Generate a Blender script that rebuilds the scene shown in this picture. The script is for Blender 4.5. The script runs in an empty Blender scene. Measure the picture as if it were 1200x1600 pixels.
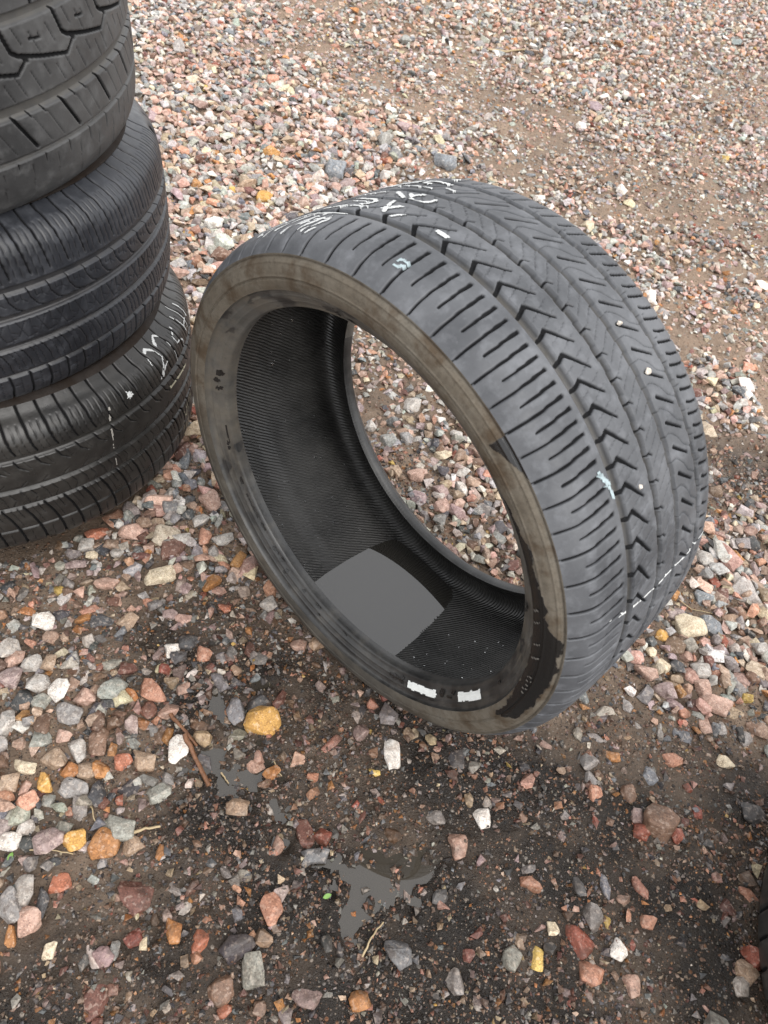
import bpy, bmesh, math, random
import numpy as np
from mathutils import Matrix, Vector

C = bpy.context.scene
COL = C.collection
rng = np.random.default_rng(11)
random.seed(5)

# ------------------------------------------------------------------ camera
PITCH, ROLL, FPX, CAMH = 0.8602, -0.2552, 1149.8, 1.0302       # FPX: focal length in pixels of a 1200x1600 frame
fw = np.array([0, math.cos(PITCH), -math.sin(PITCH)]); rt0 = np.array([1.0, 0, 0]); dn0 = np.cross(fw, rt0)
rt = math.cos(ROLL) * rt0 + math.sin(ROLL) * dn0
dn = -math.sin(ROLL) * rt0 + math.cos(ROLL) * dn0
CAM = np.array([0, 0, CAMH])
cd = bpy.data.cameras.new('camera'); cam = bpy.data.objects.new('camera', cd); COL.objects.link(cam); C.camera = cam
cam.matrix_world = Matrix(((rt[0], -dn[0], -fw[0], 0), (rt[1], -dn[1], -fw[1], 0), (rt[2], -dn[2], -fw[2], CAMH), (0, 0, 0, 1)))
cd.sensor_fit = 'VERTICAL'; cd.sensor_height = 36; cd.sensor_width = 27; cd.lens = FPX / 1600 * 36
cd.clip_start = 0.02; cd.clip_end = 400
cd.dof.use_dof = True; cd.dof.focus_distance = 1.08; cd.dof.aperture_fstop = 10.0

# ------------------------------------------------------------------ daylight: bright overcast
SUN_EL, SUN_AZ = math.radians(50), math.radians(128)             # azimuth measured from +y towards +x
w = bpy.data.worlds.new('World'); C.world = w; w.use_nodes = True
nt = w.node_tree; bg = nt.nodes['Background']
sky = nt.nodes.new('ShaderNodeTexSky'); sky.sky_type = 'NISHITA'; sky.sun_disc = False
sky.sun_elevation = SUN_EL; sky.sun_rotation = SUN_AZ; sky.air_density = 1.0; sky.dust_density = 1.0
hs = nt.nodes.new('ShaderNodeHueSaturation'); hs.inputs['Saturation'].default_value = 0.24
nt.links.new(sky.outputs[0], hs.inputs['Color']); cl = nt.nodes.new('ShaderNodeMix'); cl.data_type = 'RGBA'; cl.inputs[0].default_value = .6     # an even cloud cover over the clear sky
cl.inputs[7].default_value = (7.15, 7.12, 7.15, 1); nt.links.new(hs.outputs[0], cl.inputs[6]); nt.links.new(cl.outputs[2], bg.inputs['Color'])
bg.inputs['Strength'].default_value = 0.15
sl = bpy.data.lights.new('sun', 'SUN'); sl.energy = 1.4; sl.angle = math.radians(55); sl.color = (1, 0.965, 0.92)
sun = bpy.data.objects.new('sun', sl); COL.objects.link(sun)
sd = Vector((math.sin(SUN_AZ) * math.cos(SUN_EL), math.cos(SUN_AZ) * math.cos(SUN_EL), math.sin(SUN_EL)))
sun.rotation_euler = sd.to_track_quat('Z', 'Y').to_euler(); sun.location = (2, 3, 6)
C.view_settings.view_transform = 'Standard'; C.view_settings.look = 'None'
C.view_settings.exposure = 1.0; C.view_settings.gamma = 1

# ------------------------------------------------------------------ helpers
def px2ground(px, py, z=0.0):
    d = (px - 600) * rt + (py - 800) * dn + FPX * fw
    t = (z - CAMH) / d[2]; p = CAM + t * d
    return p[0], p[1], float(np.linalg.norm(p - CAM))
def project(P):
    q = P - CAM
    zc = np.maximum(q @ fw, 1e-3)
    return 600 + FPX * (q @ rt) / zc, 800 + FPX * (q @ dn) / zc, q @ fw
def tag(o, label=None, cat=None, group=None, kind=None):
    for k, v in (('label', label), ('category', cat), ('group', group), ('kind', kind)):
        if v: o[k] = v
    return o
def mesh_np(name, V, F, attrs=(), smooth=True, fsize=4):
    me = bpy.data.meshes.new(name); V = np.asarray(V, np.float32); F = np.asarray(F, np.int32)
    me.vertices.add(len(V)); me.vertices.foreach_set('co', V.ravel())
    n = len(F); me.loops.add(n * fsize); me.loops.foreach_set('vertex_index', F.ravel())
    me.polygons.add(n); me.polygons.foreach_set('loop_start', np.arange(n, dtype=np.int32) * fsize)
    try: me.polygons.foreach_set('loop_total', np.full(n, fsize, np.int32))
    except Exception: pass
    me.polygons.foreach_set('use_smooth', np.full(n, smooth))
    for an, typ, data in attrs:
        a = me.attributes.new(an, typ, 'POINT')
        key = {'FLOAT': 'value', 'FLOAT_COLOR': 'color', 'FLOAT_VECTOR': 'vector'}[typ]
        a.data.foreach_set(key, np.asarray(data, np.float32).ravel())
    me.update(calc_edges=True); return me
def link(name, me, mat, parent=None):
    o = bpy.data.objects.new(name, me); COL.objects.link(o)
    if mat is not None and not me.materials: me.materials.append(mat)
    if parent is not None: o.parent = parent
    return o
def hsh(ix, iy, s):
    h = (ix.astype(np.int64) * 374761393 + iy.astype(np.int64) * 668265263 + s * 1442695041) & 0x7fffffff
    h = ((h ^ (h >> 13)) * 1274126177) & 0x7fffffff
    return ((h ^ (h >> 16)) & 0xffff) / 65535.0
def vnoise(x, y, s=0):
    ix, iy = np.floor(x), np.floor(y); fx, fy = x - ix, y - iy
    fx = fx * fx * (3 - 2 * fx); fy = fy * fy * (3 - 2 * fy); ix = ix.astype(np.int64); iy = iy.astype(np.int64)
    a, b = hsh(ix, iy, s), hsh(ix + 1, iy, s); c, d = hsh(ix, iy + 1, s), hsh(ix + 1, iy + 1, s)
    return (a * (1 - fx) + b * fx) * (1 - fy) + (c * (1 - fx) + d * fx) * fy
def fbm(x, y, s=0, o=3):
    r = 0; a = 1.0; t = 0
    for k in range(o):
        r = r + a * vnoise(x * 2 ** k + 17.3 * k, y * 2 ** k - 9.1 * k, s + k); t += a; a *= .5
    return r / t
def sstep(a, b, x):
    t = np.clip((x - a) / (b - a), 0, 1); return t * t * (3 - 2 * t)

# ------------------------------------------------------------------ materials
class NM:
    def __init__(s, name):
        s.m = bpy.data.materials.new(name); s.m.use_nodes = True; s.t = s.m.node_tree
        s.b = s.t.nodes['Principled BSDF']
    def n(s, typ, **k):
        x = s.t.nodes.new(typ)
        for a, v in k.items():
            if hasattr(x, a): setattr(x, a, v)
            else: x.inputs[a.replace('_', ' ')].default_value = v
        return x
    def l(s, a, b): s.t.links.new(a, b)
    def attr(s, name, out='Fac'): return s.n('ShaderNodeAttribute', attribute_name=name).outputs[out]
    def noise(s, vec, scale, detail=4, rough=.6, out='Fac'):
        x = s.n('ShaderNodeTexNoise'); x.inputs['Scale'].default_value = scale; x.inputs['Detail'].default_value = detail; x.inputs['Roughness'].default_value = rough
        if vec is not None: s.l(vec, x.inputs['Vector'])
        return x.outputs[out]
    def ramp(s, fac, stops):
        x = s.n('ShaderNodeValToRGB'); e = x.color_ramp.elements
        while len(e) < len(stops): e.new(.5)
        for i, (p, c) in enumerate(stops):
            e[i].position = p; e[i].color = (*c, 1) if len(c) == 3 else c
        s.l(fac, x.inputs[0]); return x.outputs[0]
    def mix(s, fac, a, b, typ='MIX'):
        x = s.n('ShaderNodeMix', data_type='RGBA', blend_type=typ)
        for v, i in ((fac, 0), (a, 6), (b, 7)):
            if isinstance(v, (tuple, float, int)): x.inputs[i].default_value = (*v, 1) if isinstance(v, tuple) else v
            else: s.l(v, x.inputs[i])
        return x.outputs[2]
    def math(s, op, a, b=None, c=None):
        x = s.n('ShaderNodeMath', operation=op)
        for i, v in enumerate((a, b, c)):
            if v is None: continue
            if isinstance(v, (int, float)): x.inputs[i].default_value = v
            else: s.l(v, x.inputs[i])
        return x.outputs[0]
    def maprange(s, v, a, b, c, d):
        x = s.n('ShaderNodeMapRange')
        for i, q in enumerate((a, b, c, d)): x.inputs[i + 1].default_value = q
        s.l(v, x.inputs[0]); return x.outputs[0]
    def bump(s, h, strength, dist, prev=None):
        x = s.n('ShaderNodeBump'); x.inputs['Strength'].default_value = strength; x.inputs['Distance'].default_value = dist
        s.l(h, x.inputs['Height'])
        if prev is not None: s.l(prev, x.inputs['Normal'])
        return x.outputs[0]
    def pos(s): return s.n('ShaderNodeTexCoord').outputs['Object']
    def out(s, col=None, rough=None, normal=None, **k):
        for v, nme in ((col, 'Base Color'), (rough, 'Roughness')):
            if v is None: continue
            if isinstance(v, tuple): s.b.inputs[nme].default_value = (*v, 1)
            elif isinstance(v, (int, float)): s.b.inputs[nme].default_value = v
            else: s.l(v, s.b.inputs[nme])
        if normal is not None: s.l(normal, s.b.inputs['Normal'])
        for a, v in k.items(): s.b.inputs[a.replace('_', ' ')].default_value = v
        return s.m

def mat_tread(name, base, dust, grime, rough=.55, wetness=0.0):
    m = NM(name); p = m.pos()
    g = m.attr('groove')
    n1 = m.noise(p, 9, 5); n2 = m.noise(p, 60, 4); n3 = m.noise(p, 420, 3)
    c = m.mix(m.maprange(n1, .36, .64, 0, 1), base, dust)
    c = m.mix(m.math('MULTIPLY', m.maprange(n2, .5, .75, 0, 1), .45), c, tuple(min(1, x * 1.9) for x in dust))
    gd = m.math('MULTIPLY', m.maprange(g, .25, .9, 0, 1), m.maprange(n2, .3, .6, .25, 1))
    c = m.mix(gd, c, grime)
    c = m.mix(m.maprange(m.attr('cut'), .15, 1.0, 0, .92), c, (.010, .010, .0105))  # undusted black rubber in the cuts, darkened further to paint in slot shade
    r = m.maprange(n2, .3, .7, rough - .12, rough + .12)
    nb = m.bump(n3, .12, .001); nb = m.bump(n2, .25, .002, nb)
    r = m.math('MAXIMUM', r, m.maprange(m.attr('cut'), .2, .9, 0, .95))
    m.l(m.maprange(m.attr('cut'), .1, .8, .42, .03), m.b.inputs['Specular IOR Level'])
    return m.out(c, r, nb)
def mat_sidewall(name, rubber, mud, dusty):
    m = NM(name); p = m.pos(); f = m.attr('mud'); film = m.attr('film')
    n1 = m.noise(p, 14, 6, .65); n2 = m.noise(p, 75, 5, .7); n3 = m.noise(p, 330, 3)
    n6 = m.noise(p, 240, 4, .75)
    ff = m.math('ADD', m.math('ADD', f, m.math('MULTIPLY_ADD', n2, .6, -.30)), m.math('MULTIPLY_ADD', n6, .9, -.45))
    msk = m.maprange(ff, .32, .62, 0, 1)
    mudc = m.mix(m.maprange(n1, .3, .7, 0, 1), mud, dusty)
    mudc = m.mix(m.math('MULTIPLY', m.maprange(n2, .45, .8, 0, 1), .6), mudc, tuple(x * .45 for x in mud))
    n5 = m.noise(p, 230, 4, .7); st = m.noise(p, 22, 5, .65)
    mudc = m.mix(m.math('MULTIPLY', m.maprange(st, .48, .62, 0, 1), .75), mudc, (mud[0] * .55, mud[1] * .44, mud[2] * .34))
    mudc = m.mix(m.math('MULTIPLY', m.maprange(n5, .52, .7, 0, 1), .4), mudc, tuple(x * .4 for x in mud))
    mudc = m.mix(film, mudc, m.mix(m.maprange(n1, .35, .65, 0, 1), (.030, .029, .027), (.075, .068, .058)))
    c = m.mix(msk, rubber, mudc)
    r = m.maprange(msk, 0, 1, .22, .72)
    nb = m.bump(n3, .15, .001); nb = m.bump(n2, .25, .003, nb); nb = m.bump(msk, .3, .0008, nb)
    m.l(m.maprange(msk, 0, 1, .5, .15), m.b.inputs['Specular IOR Level'])
    return m.out(c, r, nb)
def mat_bead(name):
    m = NM(name); p = m.pos(); wet = m.attr('wetness')
    n1 = m.noise(p, 16, 6, .7); n2 = m.noise(p, 110, 4, .7)
    dry = m.mix(m.maprange(n1, .35, .65, 0, 1), (.046, .045, .0425), (.112, .107, .096))
    dry = m.mix(m.math('MULTIPLY', m.maprange(n2, .58, .72, 0, 1), .5), dry, (.012, .012, .012))
    dry = m.mix(m.maprange(m.noise(p, 9, 5, .7), .42, .66, 0, .8), dry, (.125, .106, .080))
    wc = m.mix(m.maprange(n1, .4, .7, 0, 1), (.013, .013, .013), (.05, .049, .047))
    c = m.mix(wet, dry, wc)
    r = m.maprange(wet, 0, 1, .52, .36)
    return m.out(c, r, m.bump(n2, .2, .0015))
def mat_liner():
    m = NM('inner_liner_rubber')
    u, v = m.attr('arc'), m.attr('across')
    p = m.pos(); n1 = m.noise(p, 12, 5, .6); n2 = m.noise(p, 160, 3)
    av = m.math('ABSOLUTE', v)
    wob = m.math('MULTIPLY', m.noise(p, 30, 3, .6), .006)
    ph = m.math('MULTIPLY', m.math('ADD', m.math('ADD', u, wob), m.math('MULTIPLY', v, -.75)), 2 * math.pi / .0058)
    s = m.math('SINE', ph)
    band = m.maprange(m.math('ABSOLUTE', m.math('ADD', v, .03)), .010, .018, .6, 1)
    rid = m.math('MULTIPLY', s, band)
    c = m.mix(m.maprange(n1, .35, .7, 0, 1), (.009, .0088, .0083), (.024, .023, .0212))
    c = m.mix(m.math('MULTIPLY', m.maprange(rid, .1, .9, 0, .55), m.maprange(n1, .38, .62, .15, 1)), c, (.060, .058, .054))
    nb = m.bump(rid, .55, .0012); nb = m.bump(n2, .1, .0006, nb); nb = m.bump(n1, .15, .004, nb)
    r = m.maprange(n1, .35, .65, .30, .46)
    return m.out(c, r, nb)
def mat_plain(name, c, rough=.6, c2=None, scale=60, bump=.2):
    m = NM(name); p = m.pos(); n = m.noise(p, scale, 5, .7)
    cc = m.mix(m.maprange(n, .3, .7, 0, 1), c, c2 or tuple(x * .6 for x in c))
    return m.out(cc, rough, m.bump(n, bump, .002))
def mat_stone():
    m = NM('stone'); a = m.n('ShaderNodeAttribute', attribute_name='tint')
    wet = m.attr('wetness'); geo = m.n('ShaderNodeNewGeometry').outputs['Position']
    n1 = m.noise(geo, 95, 4, .65); n2 = m.noise(geo, 480, 3, .7)
    v = m.n('ShaderNodeTexVoronoi', Scale=620.0); m.l(geo, v.inputs['Vector'])
    sp = m.n('ShaderNodeSeparateColor'); m.l(v.outputs['Color'], sp.inputs[0])
    c = m.mix(m.maprange(n1, .38, .62, 0, .8), a.outputs['Color'], m.mix(1.0, a.outputs['Color'], (.60, .54, .50), 'MULTIPLY'))
    c = m.mix(m.maprange(sp.outputs[0], .72, .9, 0, .5), c, m.mix(1.0, a.outputs['Color'], (1.5, 1.45, 1.4), 'MULTIPLY'))
    c = m.mix(m.maprange(sp.outputs[1], .82, .95, 0, .6), c, m.mix(1.0, a.outputs['Color'], (.35, .33, .33), 'MULTIPLY'))
    c = m.mix(m.maprange(n2, .55, .75, 0, .3), c, m.mix(1.0, a.outputs['Color'], (.5, .42, .36), 'MULTIPLY'))
    n7 = m.noise(geo, 165, 3, .55); n8 = m.noise(geo, 70, 4, .7)
    c = m.mix(m.maprange(n7, .56, .62, 0, .6), c, m.mix(.55, m.mix(1.0, a.outputs['Color'], (1.5, 1.45, 1.4), 'MULTIPLY'), (.52, .46, .40)))
    c = m.mix(m.maprange(n8, .58, .66, 0, .55), c, m.mix(1.0, a.outputs['Color'], (.42, .34, .30), 'MULTIPLY'))
    dk = m.mix(1.0, c, (.58, .52, .48), 'MULTIPLY')
    n4 = m.noise(geo, 38, 3, .6)
    dk = m.mix(m.maprange(n4, .50, .66, 0, .62), dk, (.045, .034, .026))
    c = m.mix(wet, c, dk)
    r = m.maprange(wet, 0, 1, .82, .34)
    nb = m.bump(n1, .35, .004); nb = m.bump(n2, .35, .0012, nb)
    m.b.inputs['Specular IOR Level'].default_value = .3
    return m.out(c, r, nb)
def mat_ground():
    m = NM('mud_ground'); wet = m.attr('wetness')
    geo = m.n('ShaderNodeNewGeometry').outputs['Position']
    n0 = m.noise(geo, 5, 5, .6); n1 = m.noise(geo, 45, 5, .7); n2 = m.noise(geo, 260, 4, .7)
    dry = m.mix(m.maprange(n1, .3, .7, 0, 1), (.20, .138, .095), (.30, .222, .162))
    wc = m.mix(m.maprange(n1, .3, .7, 0, 1), (.0070, .0052, .0038), (.019, .0136, .0094))
    c = m.mix(wet, dry, wc)
    prev = m.bump(n2, .9, .004)
    for sc, lo, amt in ((150, .62, .75), (330, .55, .7)):
        v = m.n('ShaderNodeTexVoronoi', Scale=float(sc)); m.l(geo, v.inputs['Vector'])
        s = m.n('ShaderNodeSeparateColor'); m.l(v.outputs['Color'], s.inputs[0])
        pal = m.ramp(s.outputs[0], [(0, (.012, .012, .013)), (.35, (.035, .03, .027)), (.55, (.09, .068, .05)), (.7, (.20, .09, .045)), (.8, (.24, .17, .12)), (.93, (.32, .28, .24)), (1, (.06, .055, .055))])
        k = m.math('MULTIPLY', m.maprange(s.outputs[1], lo, lo + .05, 0, 1), m.maprange(v.outputs['Distance'], .30, .44, amt, 0))
        c = m.mix(k, c, pal)
        prev = m.bump(m.math('MULTIPLY', k, m.maprange(v.outputs['Distance'], 0, .44, 1, 0)), .7, 1.0 / sc, prev)
    v = m.n('ShaderNodeTexVoronoi', Scale=46.0); m.l(geo, v.inputs['Vector'])
    s = m.n('ShaderNodeSeparateColor'); m.l(v.outputs['Color'], s.inputs[0])
    pal = m.ramp(s.outputs[0], [(0, (.10, .10, .105)), (.25, (.26, .24, .23)), (.5, (.42, .36, .32)), (.72, (.46, .31, .25)), (.9, (.50, .48, .45)), (1, (.24, .17, .13))])
    k = m.math('MULTIPLY', m.math('MULTIPLY', m.maprange(v.outputs['Distance'], .38, .52, .95, 0), m.maprange(s.outputs[1], .12, .18, 0, 1)), m.attr('distance'))
    c = m.mix(k, c, pal); prev = m.bump(k, .6, .02, prev)
    prev = m.bump(n1, .4, .008, prev)
    r = m.math('ADD', m.maprange(wet, 0, 1, .85, .24), m.maprange(n1, .3, .7, -.12, .12))
    return m.out(c, r, prev, Specular_IOR_Level=.30)
def mat_water(name, c, rough=.015, clear=0.0):
    m = NM(name); geo = m.n('ShaderNodeNewGeometry').outputs['Position']
    n = m.noise(geo, 14, 2, .4)
    return m.out(c, rough, m.bump(n, .03, .002), IOR=1.45 if clear else 1.5, Specular_IOR_Level=1.0, Transmission_Weight=clear)

M_stone = mat_stone(); M_ground = mat_ground()
M_chalk = mat_plain('white_chalk', (.62, .63, .62), .8, (.42, .43, .43), 260, .3)
M_yellowchalk = mat_plain('yellowish_chalk', (.55, .52, .38), .8, (.34, .32, .24), 260, .3)
M_whitepaint = mat_plain('white_paint', (.80, .82, .80), .5, (.66, .68, .66), 90, .3)

# ------------------------------------------------------------------ ground height and layout
STK = {1: (-.7842, .873, .6648, -.0365, -.0813, .3407), 2: (-.77, .8805, .4018, -.0421, .0082, .358), 3: (-.7351, .873, .1425, -.026, .0358, .3567)}
TC = np.array([.0313, .6826, .338]); T_AZ, T_LEAN = .6004, .018
WATER_Z = -.0068
# the puddles of the wet patch: (px, py) on the photograph turned into ground points, radii in metres
PUD = [(372, 1205, .044, 1.25), (345, 1190, .032, 1.15), (328, 1085, .026, .9), (345, 1115, .022, 1.0), (338, 1100, .02, .9), (272, 1250, .022, .9), (320, 1240, .022, .9), (262, 1225, .016, .7),
       (432, 1285, .018, .9), (450, 1310, .018, .9), (436, 1260, .014, .8), (532, 1352, .020, .9), (572, 1375, .026, 1.0), (648, 1366, .024, 1.0), (560, 1418, .020, .9), (545, 1440, .016, .8), (606, 1352, .015, .8),
       (250, 1005, .030, .55), (390, 1050, .03, .6), (230, 1490, .045, .5), (560, 1440, .022, .8), (490, 1345, .022, .7), (150, 1530, .04, .4)]
PUDW = [(*px2ground(a, b)[:2], r * .86, k * .92) for a, b, r, k in PUD]
def height(x, y):
    z = (fbm(x * 5, y * 5, 3, 3) - .5) * .022 + (fbm(x * 26, y * 26, 9, 3) - .5) * .0135 + (fbm(x * 90, y * 90, 21, 2) - .5) * .0075
    z = z + .001
    for a, b, r, k in PUDW:
        d2 = ((x - a) ** 2 + (y - b) ** 2) / (r * r)
        z = z - k * .0080 * np.exp(-d2 * 1.1)
    pm_ = np.zeros_like(x)
    for a, b, r, k in PUDW: pm_ = np.maximum(pm_, np.exp(-((x - a) ** 2 + (y - b) ** 2) / (r * r * 6)))
    z = z + pm_ * ((fbm(x * 66, y * 66, 71, 3) - .43) * .030)
    # bedded down under the tyres
    d = np.hypot(x - STK[3][0], y - STK[3][1]); z = z * sstep(.30, .40, d) + (-.012) * (1 - sstep(.30, .40, d))
    ax = (x - TC[0]) * math.sin(T_AZ) + (y - TC[1]) * math.cos(T_AZ); pr = (x - TC[0]) * math.cos(T_AZ) - (y - TC[1]) * math.sin(T_AZ)
    k = (1 - sstep(.10, .16, np.abs(ax))) * (1 - sstep(.05, .13, np.abs(pr)))
    zb = TC[2] - np.sqrt(np.maximum(.340 ** 2 - pr * pr, .01)) + .0028
    return np.where(k > 0, np.minimum(z + .007, zb) * k + z * (1 - k), z)
# control points (photograph px) for how stony, how stone-sized and how wet the ground is: px, py, cover, size mm, wet
CP = np.array([(300, 30, 1, 21, 0), (450, 120, 1, 21, 0), (600, 40, .85, 21, 0), (520, 75, .45, 18, .1), (330, 200, 1, 23, 0), (500, 210, 1, 24, 0), (650, 200, .9, 22, 0), (560, 130, .42, 17, .1),
 (680, 170, .45, 18, .1), (800, 60, 1, 20, 0), (950, 120, .95, 19, 0), (760, 150, .42, 15, .15), (1100, 60, .95, 19, 0), (1190, 150, .4, 16, .1), (1000, 200, .9, 19, 0), (850, 230, .5, 15, .15), (1080, 250, .55, 16, .1),
 (950, 280, .45, 15, .2), (820, 280, .6, 17, .1), (1180, 330, .4, 16, .2), (1010, 400, .85, 20, 0), (1100, 400, .55, 17, .2), (1060, 330, .35, 15, .2), (1180, 450, .6, 18, .1), (1100, 520, .75, 19, .1), (1180, 560, .65, 19, .1), (1130, 620, .85, 22, .1),
 (1160, 720, .12, 15, .75), (1130, 780, .35, 18, .6), (1180, 830, .7, 22, .4), (1120, 880, .9, 24, .25), (1180, 950, .8, 24, .3), (1060, 950, .75, 24, .3), (1120, 1030, .75, 26, .3), (1020, 1060, .7, 24, .4), (1150, 1100, .65, 24, .4),
 (950, 1150, .38, 20, .7), (1100, 1200, .25, 20, .8), (1000, 1300, .14, 18, .9), (1150, 1300, .2, 20, .9), (850, 1250, .12, 17, .95), (700, 1250, .10, 17, 1), (700, 1400, .12, 18, 1), (900, 1450, .12, 18, .95), (1100, 1500, .16, 18, .95), (620, 1550, .18, 20, 1), (900, 1590, .14, 18, 1),
 (290, 300, 1, 24, 0), (300, 420, .9, 24, .1), (420, 300, 1, 24, 0), (340, 700, .9, 22, .2), (290, 720, .95, 22, .2), (300, 820, .8, 24, .3), (200, 850, .65, 20, .4), (60, 890, .3, 17, .6), (160, 920, .4, 20, .55), (60, 1000, .4, 22, .6), (30, 1080, .75, 26, .4), (130, 1120, .55, 25, .5), (60, 1200, .8, 26, .4),
 (180, 1200, .5, 23, .6), (100, 1310, .6, 25, .6), (30, 1400, .65, 27, .6), (250, 1000, .3, 20, .8), (380, 960, .5, 22, .7), (420, 1080, .3, 18, .95), (300, 1120, .3, 20, .9), (300, 1300, .2, 18, 1), (150, 1450, .22, 20, .9), (60, 1540, .16, 18, .9), (300, 1500, .16, 18, 1), (450, 1250, .14, 18, 1), (500, 1450, .15, 18, 1), (550, 1130, .3, 18, 1), (700, 1170, .25, 18, 1), (420, 1590, .18, 18, 1),
 (620, 600, .6, 19, .3), (600, 560, .45, 16, .3), (680, 680, .75, 22, .2), (700, 780, .85, 23, .25), (760, 850, .7, 22, .4), (790, 900, .6, 20, .5), (560, 760, .8, 22, .4), (640, 900, .6, 20, .5)])
CPX = np.array([px2ground(a, b)[:2] for a, b in CP[:, :2]])
def fields(x, y):
    x = np.asarray(x, float); y = np.asarray(y, float); sh = x.shape; q = np.c_[x.ravel(), y.ravel()]
    out = np.empty((len(q), 3))
    sc = 1.0 / (.05 + .09 * np.maximum(CPX[:, 1], 0))
    for i in range(0, len(q), 20000):
        d = ((q[i:i + 20000, None] - CPX[None]) ** 2).sum(2) * (sc ** 2)[None]
        wgt = 1 / (d + .05) ** 1.7
        out[i:i + 20000] = (wgt @ CP[:, 2:]) / wgt.sum(1, keepdims=True)
    return out[:, 0].reshape(sh), out[:, 1].reshape(sh), out[:, 2].reshape(sh)

def graded(a, b, step, far, n):
    mid = np.arange(a, b, step); k = np.linspace(0, 1, n + 1)[1:]
    g = step * n * k + (far - step * n) * k ** 5
    return np.concatenate([(a - g)[::-1], mid, mid[-1] + g])
gx = graded(-1.0, 1.05, .0058, 70, 75); gy = graded(-.12, 1.35, .0058, 90, 95)
X, Y = np.meshgrid(gx, gy); Z = height(X, Y)
fade = 1 - sstep(6, 12, np.hypot(X, Y)); Z = Z * fade
cov, sz, wt = fields(np.clip(X, -2.5, 2.5), np.clip(Y, -.3, 6))
nz = fbm(X * 9, Y * 9, 40, 3)
wet_g = np.clip(wt + (nz - .5) * .7, 0, 1)
nX = len(gx); idx = np.arange(X.size).reshape(X.shape)
Fq = np.stack([idx[:-1, :-1], idx[:-1, 1:], idx[1:, 1:], idx[1:, :-1]], -1).reshape(-1, 4)
ground = link('ground', mesh_np('ground', np.c_[X.ravel(), Y.ravel(), Z.ravel()], Fq, [('wetness', 'FLOAT', wet_g.ravel()), ('distance', 'FLOAT', sstep(4.2, 6.5, np.hypot(X, Y)).ravel())]), M_ground)
tag(ground, kind='structure', label='dark wet mud and brown soil strewn with gravel')

# puddles: one level sheet of water that shows wherever the mud dips below it
M_puddle = mat_water('puddle_water', (.048, .041, .032), .015, .25)
pxs, pys = [], []
for a, b, r, k in PUDW: pxs.append(a); pys.append(b)
gxx = np.arange(min(pxs) - .06, max(pxs) + .06, .006); gyy = np.arange(min(pys) - .05, max(pys) + .06, .006)
PX, PY = np.meshgrid(gxx, gyy); best = np.full(PX.shape, 9.0)
for a, b, r, k in PUDW: best = np.minimum(best, np.hypot(PX - a, PY - b) / (r * 1.9))
ii = np.arange(PX.size).reshape(PX.shape)
okq = (best[:-1, :-1] < 1) & (height(PX, PY)[:-1, :-1] < WATER_Z + .004)
Fp = np.stack([ii[:-1, :-1], ii[:-1, 1:], ii[1:, 1:], ii[1:, :-1]], -1)[okq]
used, inv = np.unique(Fp, return_inverse=True)
pud = link('puddle', mesh_np('puddle', np.c_[PX.ravel()[used], PY.ravel()[used], np.full(len(used), WATER_Z)], inv.reshape(-1, 4)), M_puddle)
tag(pud, kind='structure', label='shallow muddy puddles spreading in front of the tyre')

# ------------------------------------------------------------------ tyres
def resample(pts, step):
    p = np.array(pts, float); d = np.r_[0, np.cumsum(np.hypot(*np.diff(p, axis=0).T))]
    n = max(2, int(round(d[-1] / step)) + 1); s = np.linspace(0, d[-1], n)
    return np.c_[np.interp(s, d, p[:, 0]), np.interp(s, d, p[:, 1])]
def smooth(p, k):
    q = p.copy()
    for _ in range(k):
        q[1:-1] = .25 * q[:-2] + .5 * q[1:-1] + .25 * q[2:]
    return q
def lathe(name, prof, th, closed=True, disp=None, attrs=None):
    """prof: (o, r) rows; th: angles in radians. disp(T deg, V mm) gives a depth in metres along the profile normal."""
    t = np.gradient(prof, axis=0); nrm = np.c_[-t[:, 1], t[:, 0]]; nrm /= np.linalg.norm(nrm, axis=1)[:, None] + 1e-12   # +r side when o increases
    T, O = np.meshgrid(th, prof[:, 0], indexing='ij'); R = np.broadcast_to(prof[:, 1], T.shape)
    D = np.zeros(T.shape)
    if disp is not None: D = disp(np.degrees(T), O * 1000)
    o = O + D * nrm[:, 0]; r = R + D * nrm[:, 1]
    V = np.stack([r * np.cos(T), r * np.sin(T), -o], -1)
    n, m = T.shape; id_ = np.arange(n * m).reshape(n, m)
    nx = np.roll(id_, -1, 0) if closed else id_[1:]
    a = id_ if closed else id_[:-1]
    F = np.stack([a[:, :-1], nx[:, :-1], nx[:, 1:], a[:, 1:]], -1).reshape(-1, 4)
    at = [(k, 'FLOAT', f(np.degrees(T), O * 1000, R * 1000, D).ravel()) for k, f in (attrs or {}).items()]
    me = mesh_np(name, V.reshape(-1, 3), F, at)
    return me, dict(T=np.degrees(T), O=O * 1000, R=R * 1000, D=D, V=V, n=nrm)
def decal(name, g, mask, mat, parent, lift=.0005):
    """a thin skin lying on the cells of a lathe grid where mask is true"""
    V = g['V']; n, m = mask.shape; T = np.radians(g.get('Tl', g['T'])); nr = g['n']
    V = V + lift * np.stack([nr[None, :, 1] * np.cos(T), nr[None, :, 1] * np.sin(T), -nr[None, :, 0] + 0 * T], -1)
    mk = mask.astype(int); q = (mk[:-1, :-1] + mk[1:, :-1] + mk[1:, 1:] + mk[:-1, 1:]) >= 3
    id_ = np.arange(n * m).reshape(n, m)
    F = np.stack([id_[:-1, :-1], id_[1:, :-1], id_[1:, 1:], id_[:-1, 1:]], -1)[q]
    if not len(F): return None
    used, inv = np.unique(F, return_inverse=True)
    return link(name, mesh_np(name, V.reshape(-1, 3)[used], inv.reshape(-1, 4)), mat, parent)
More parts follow.
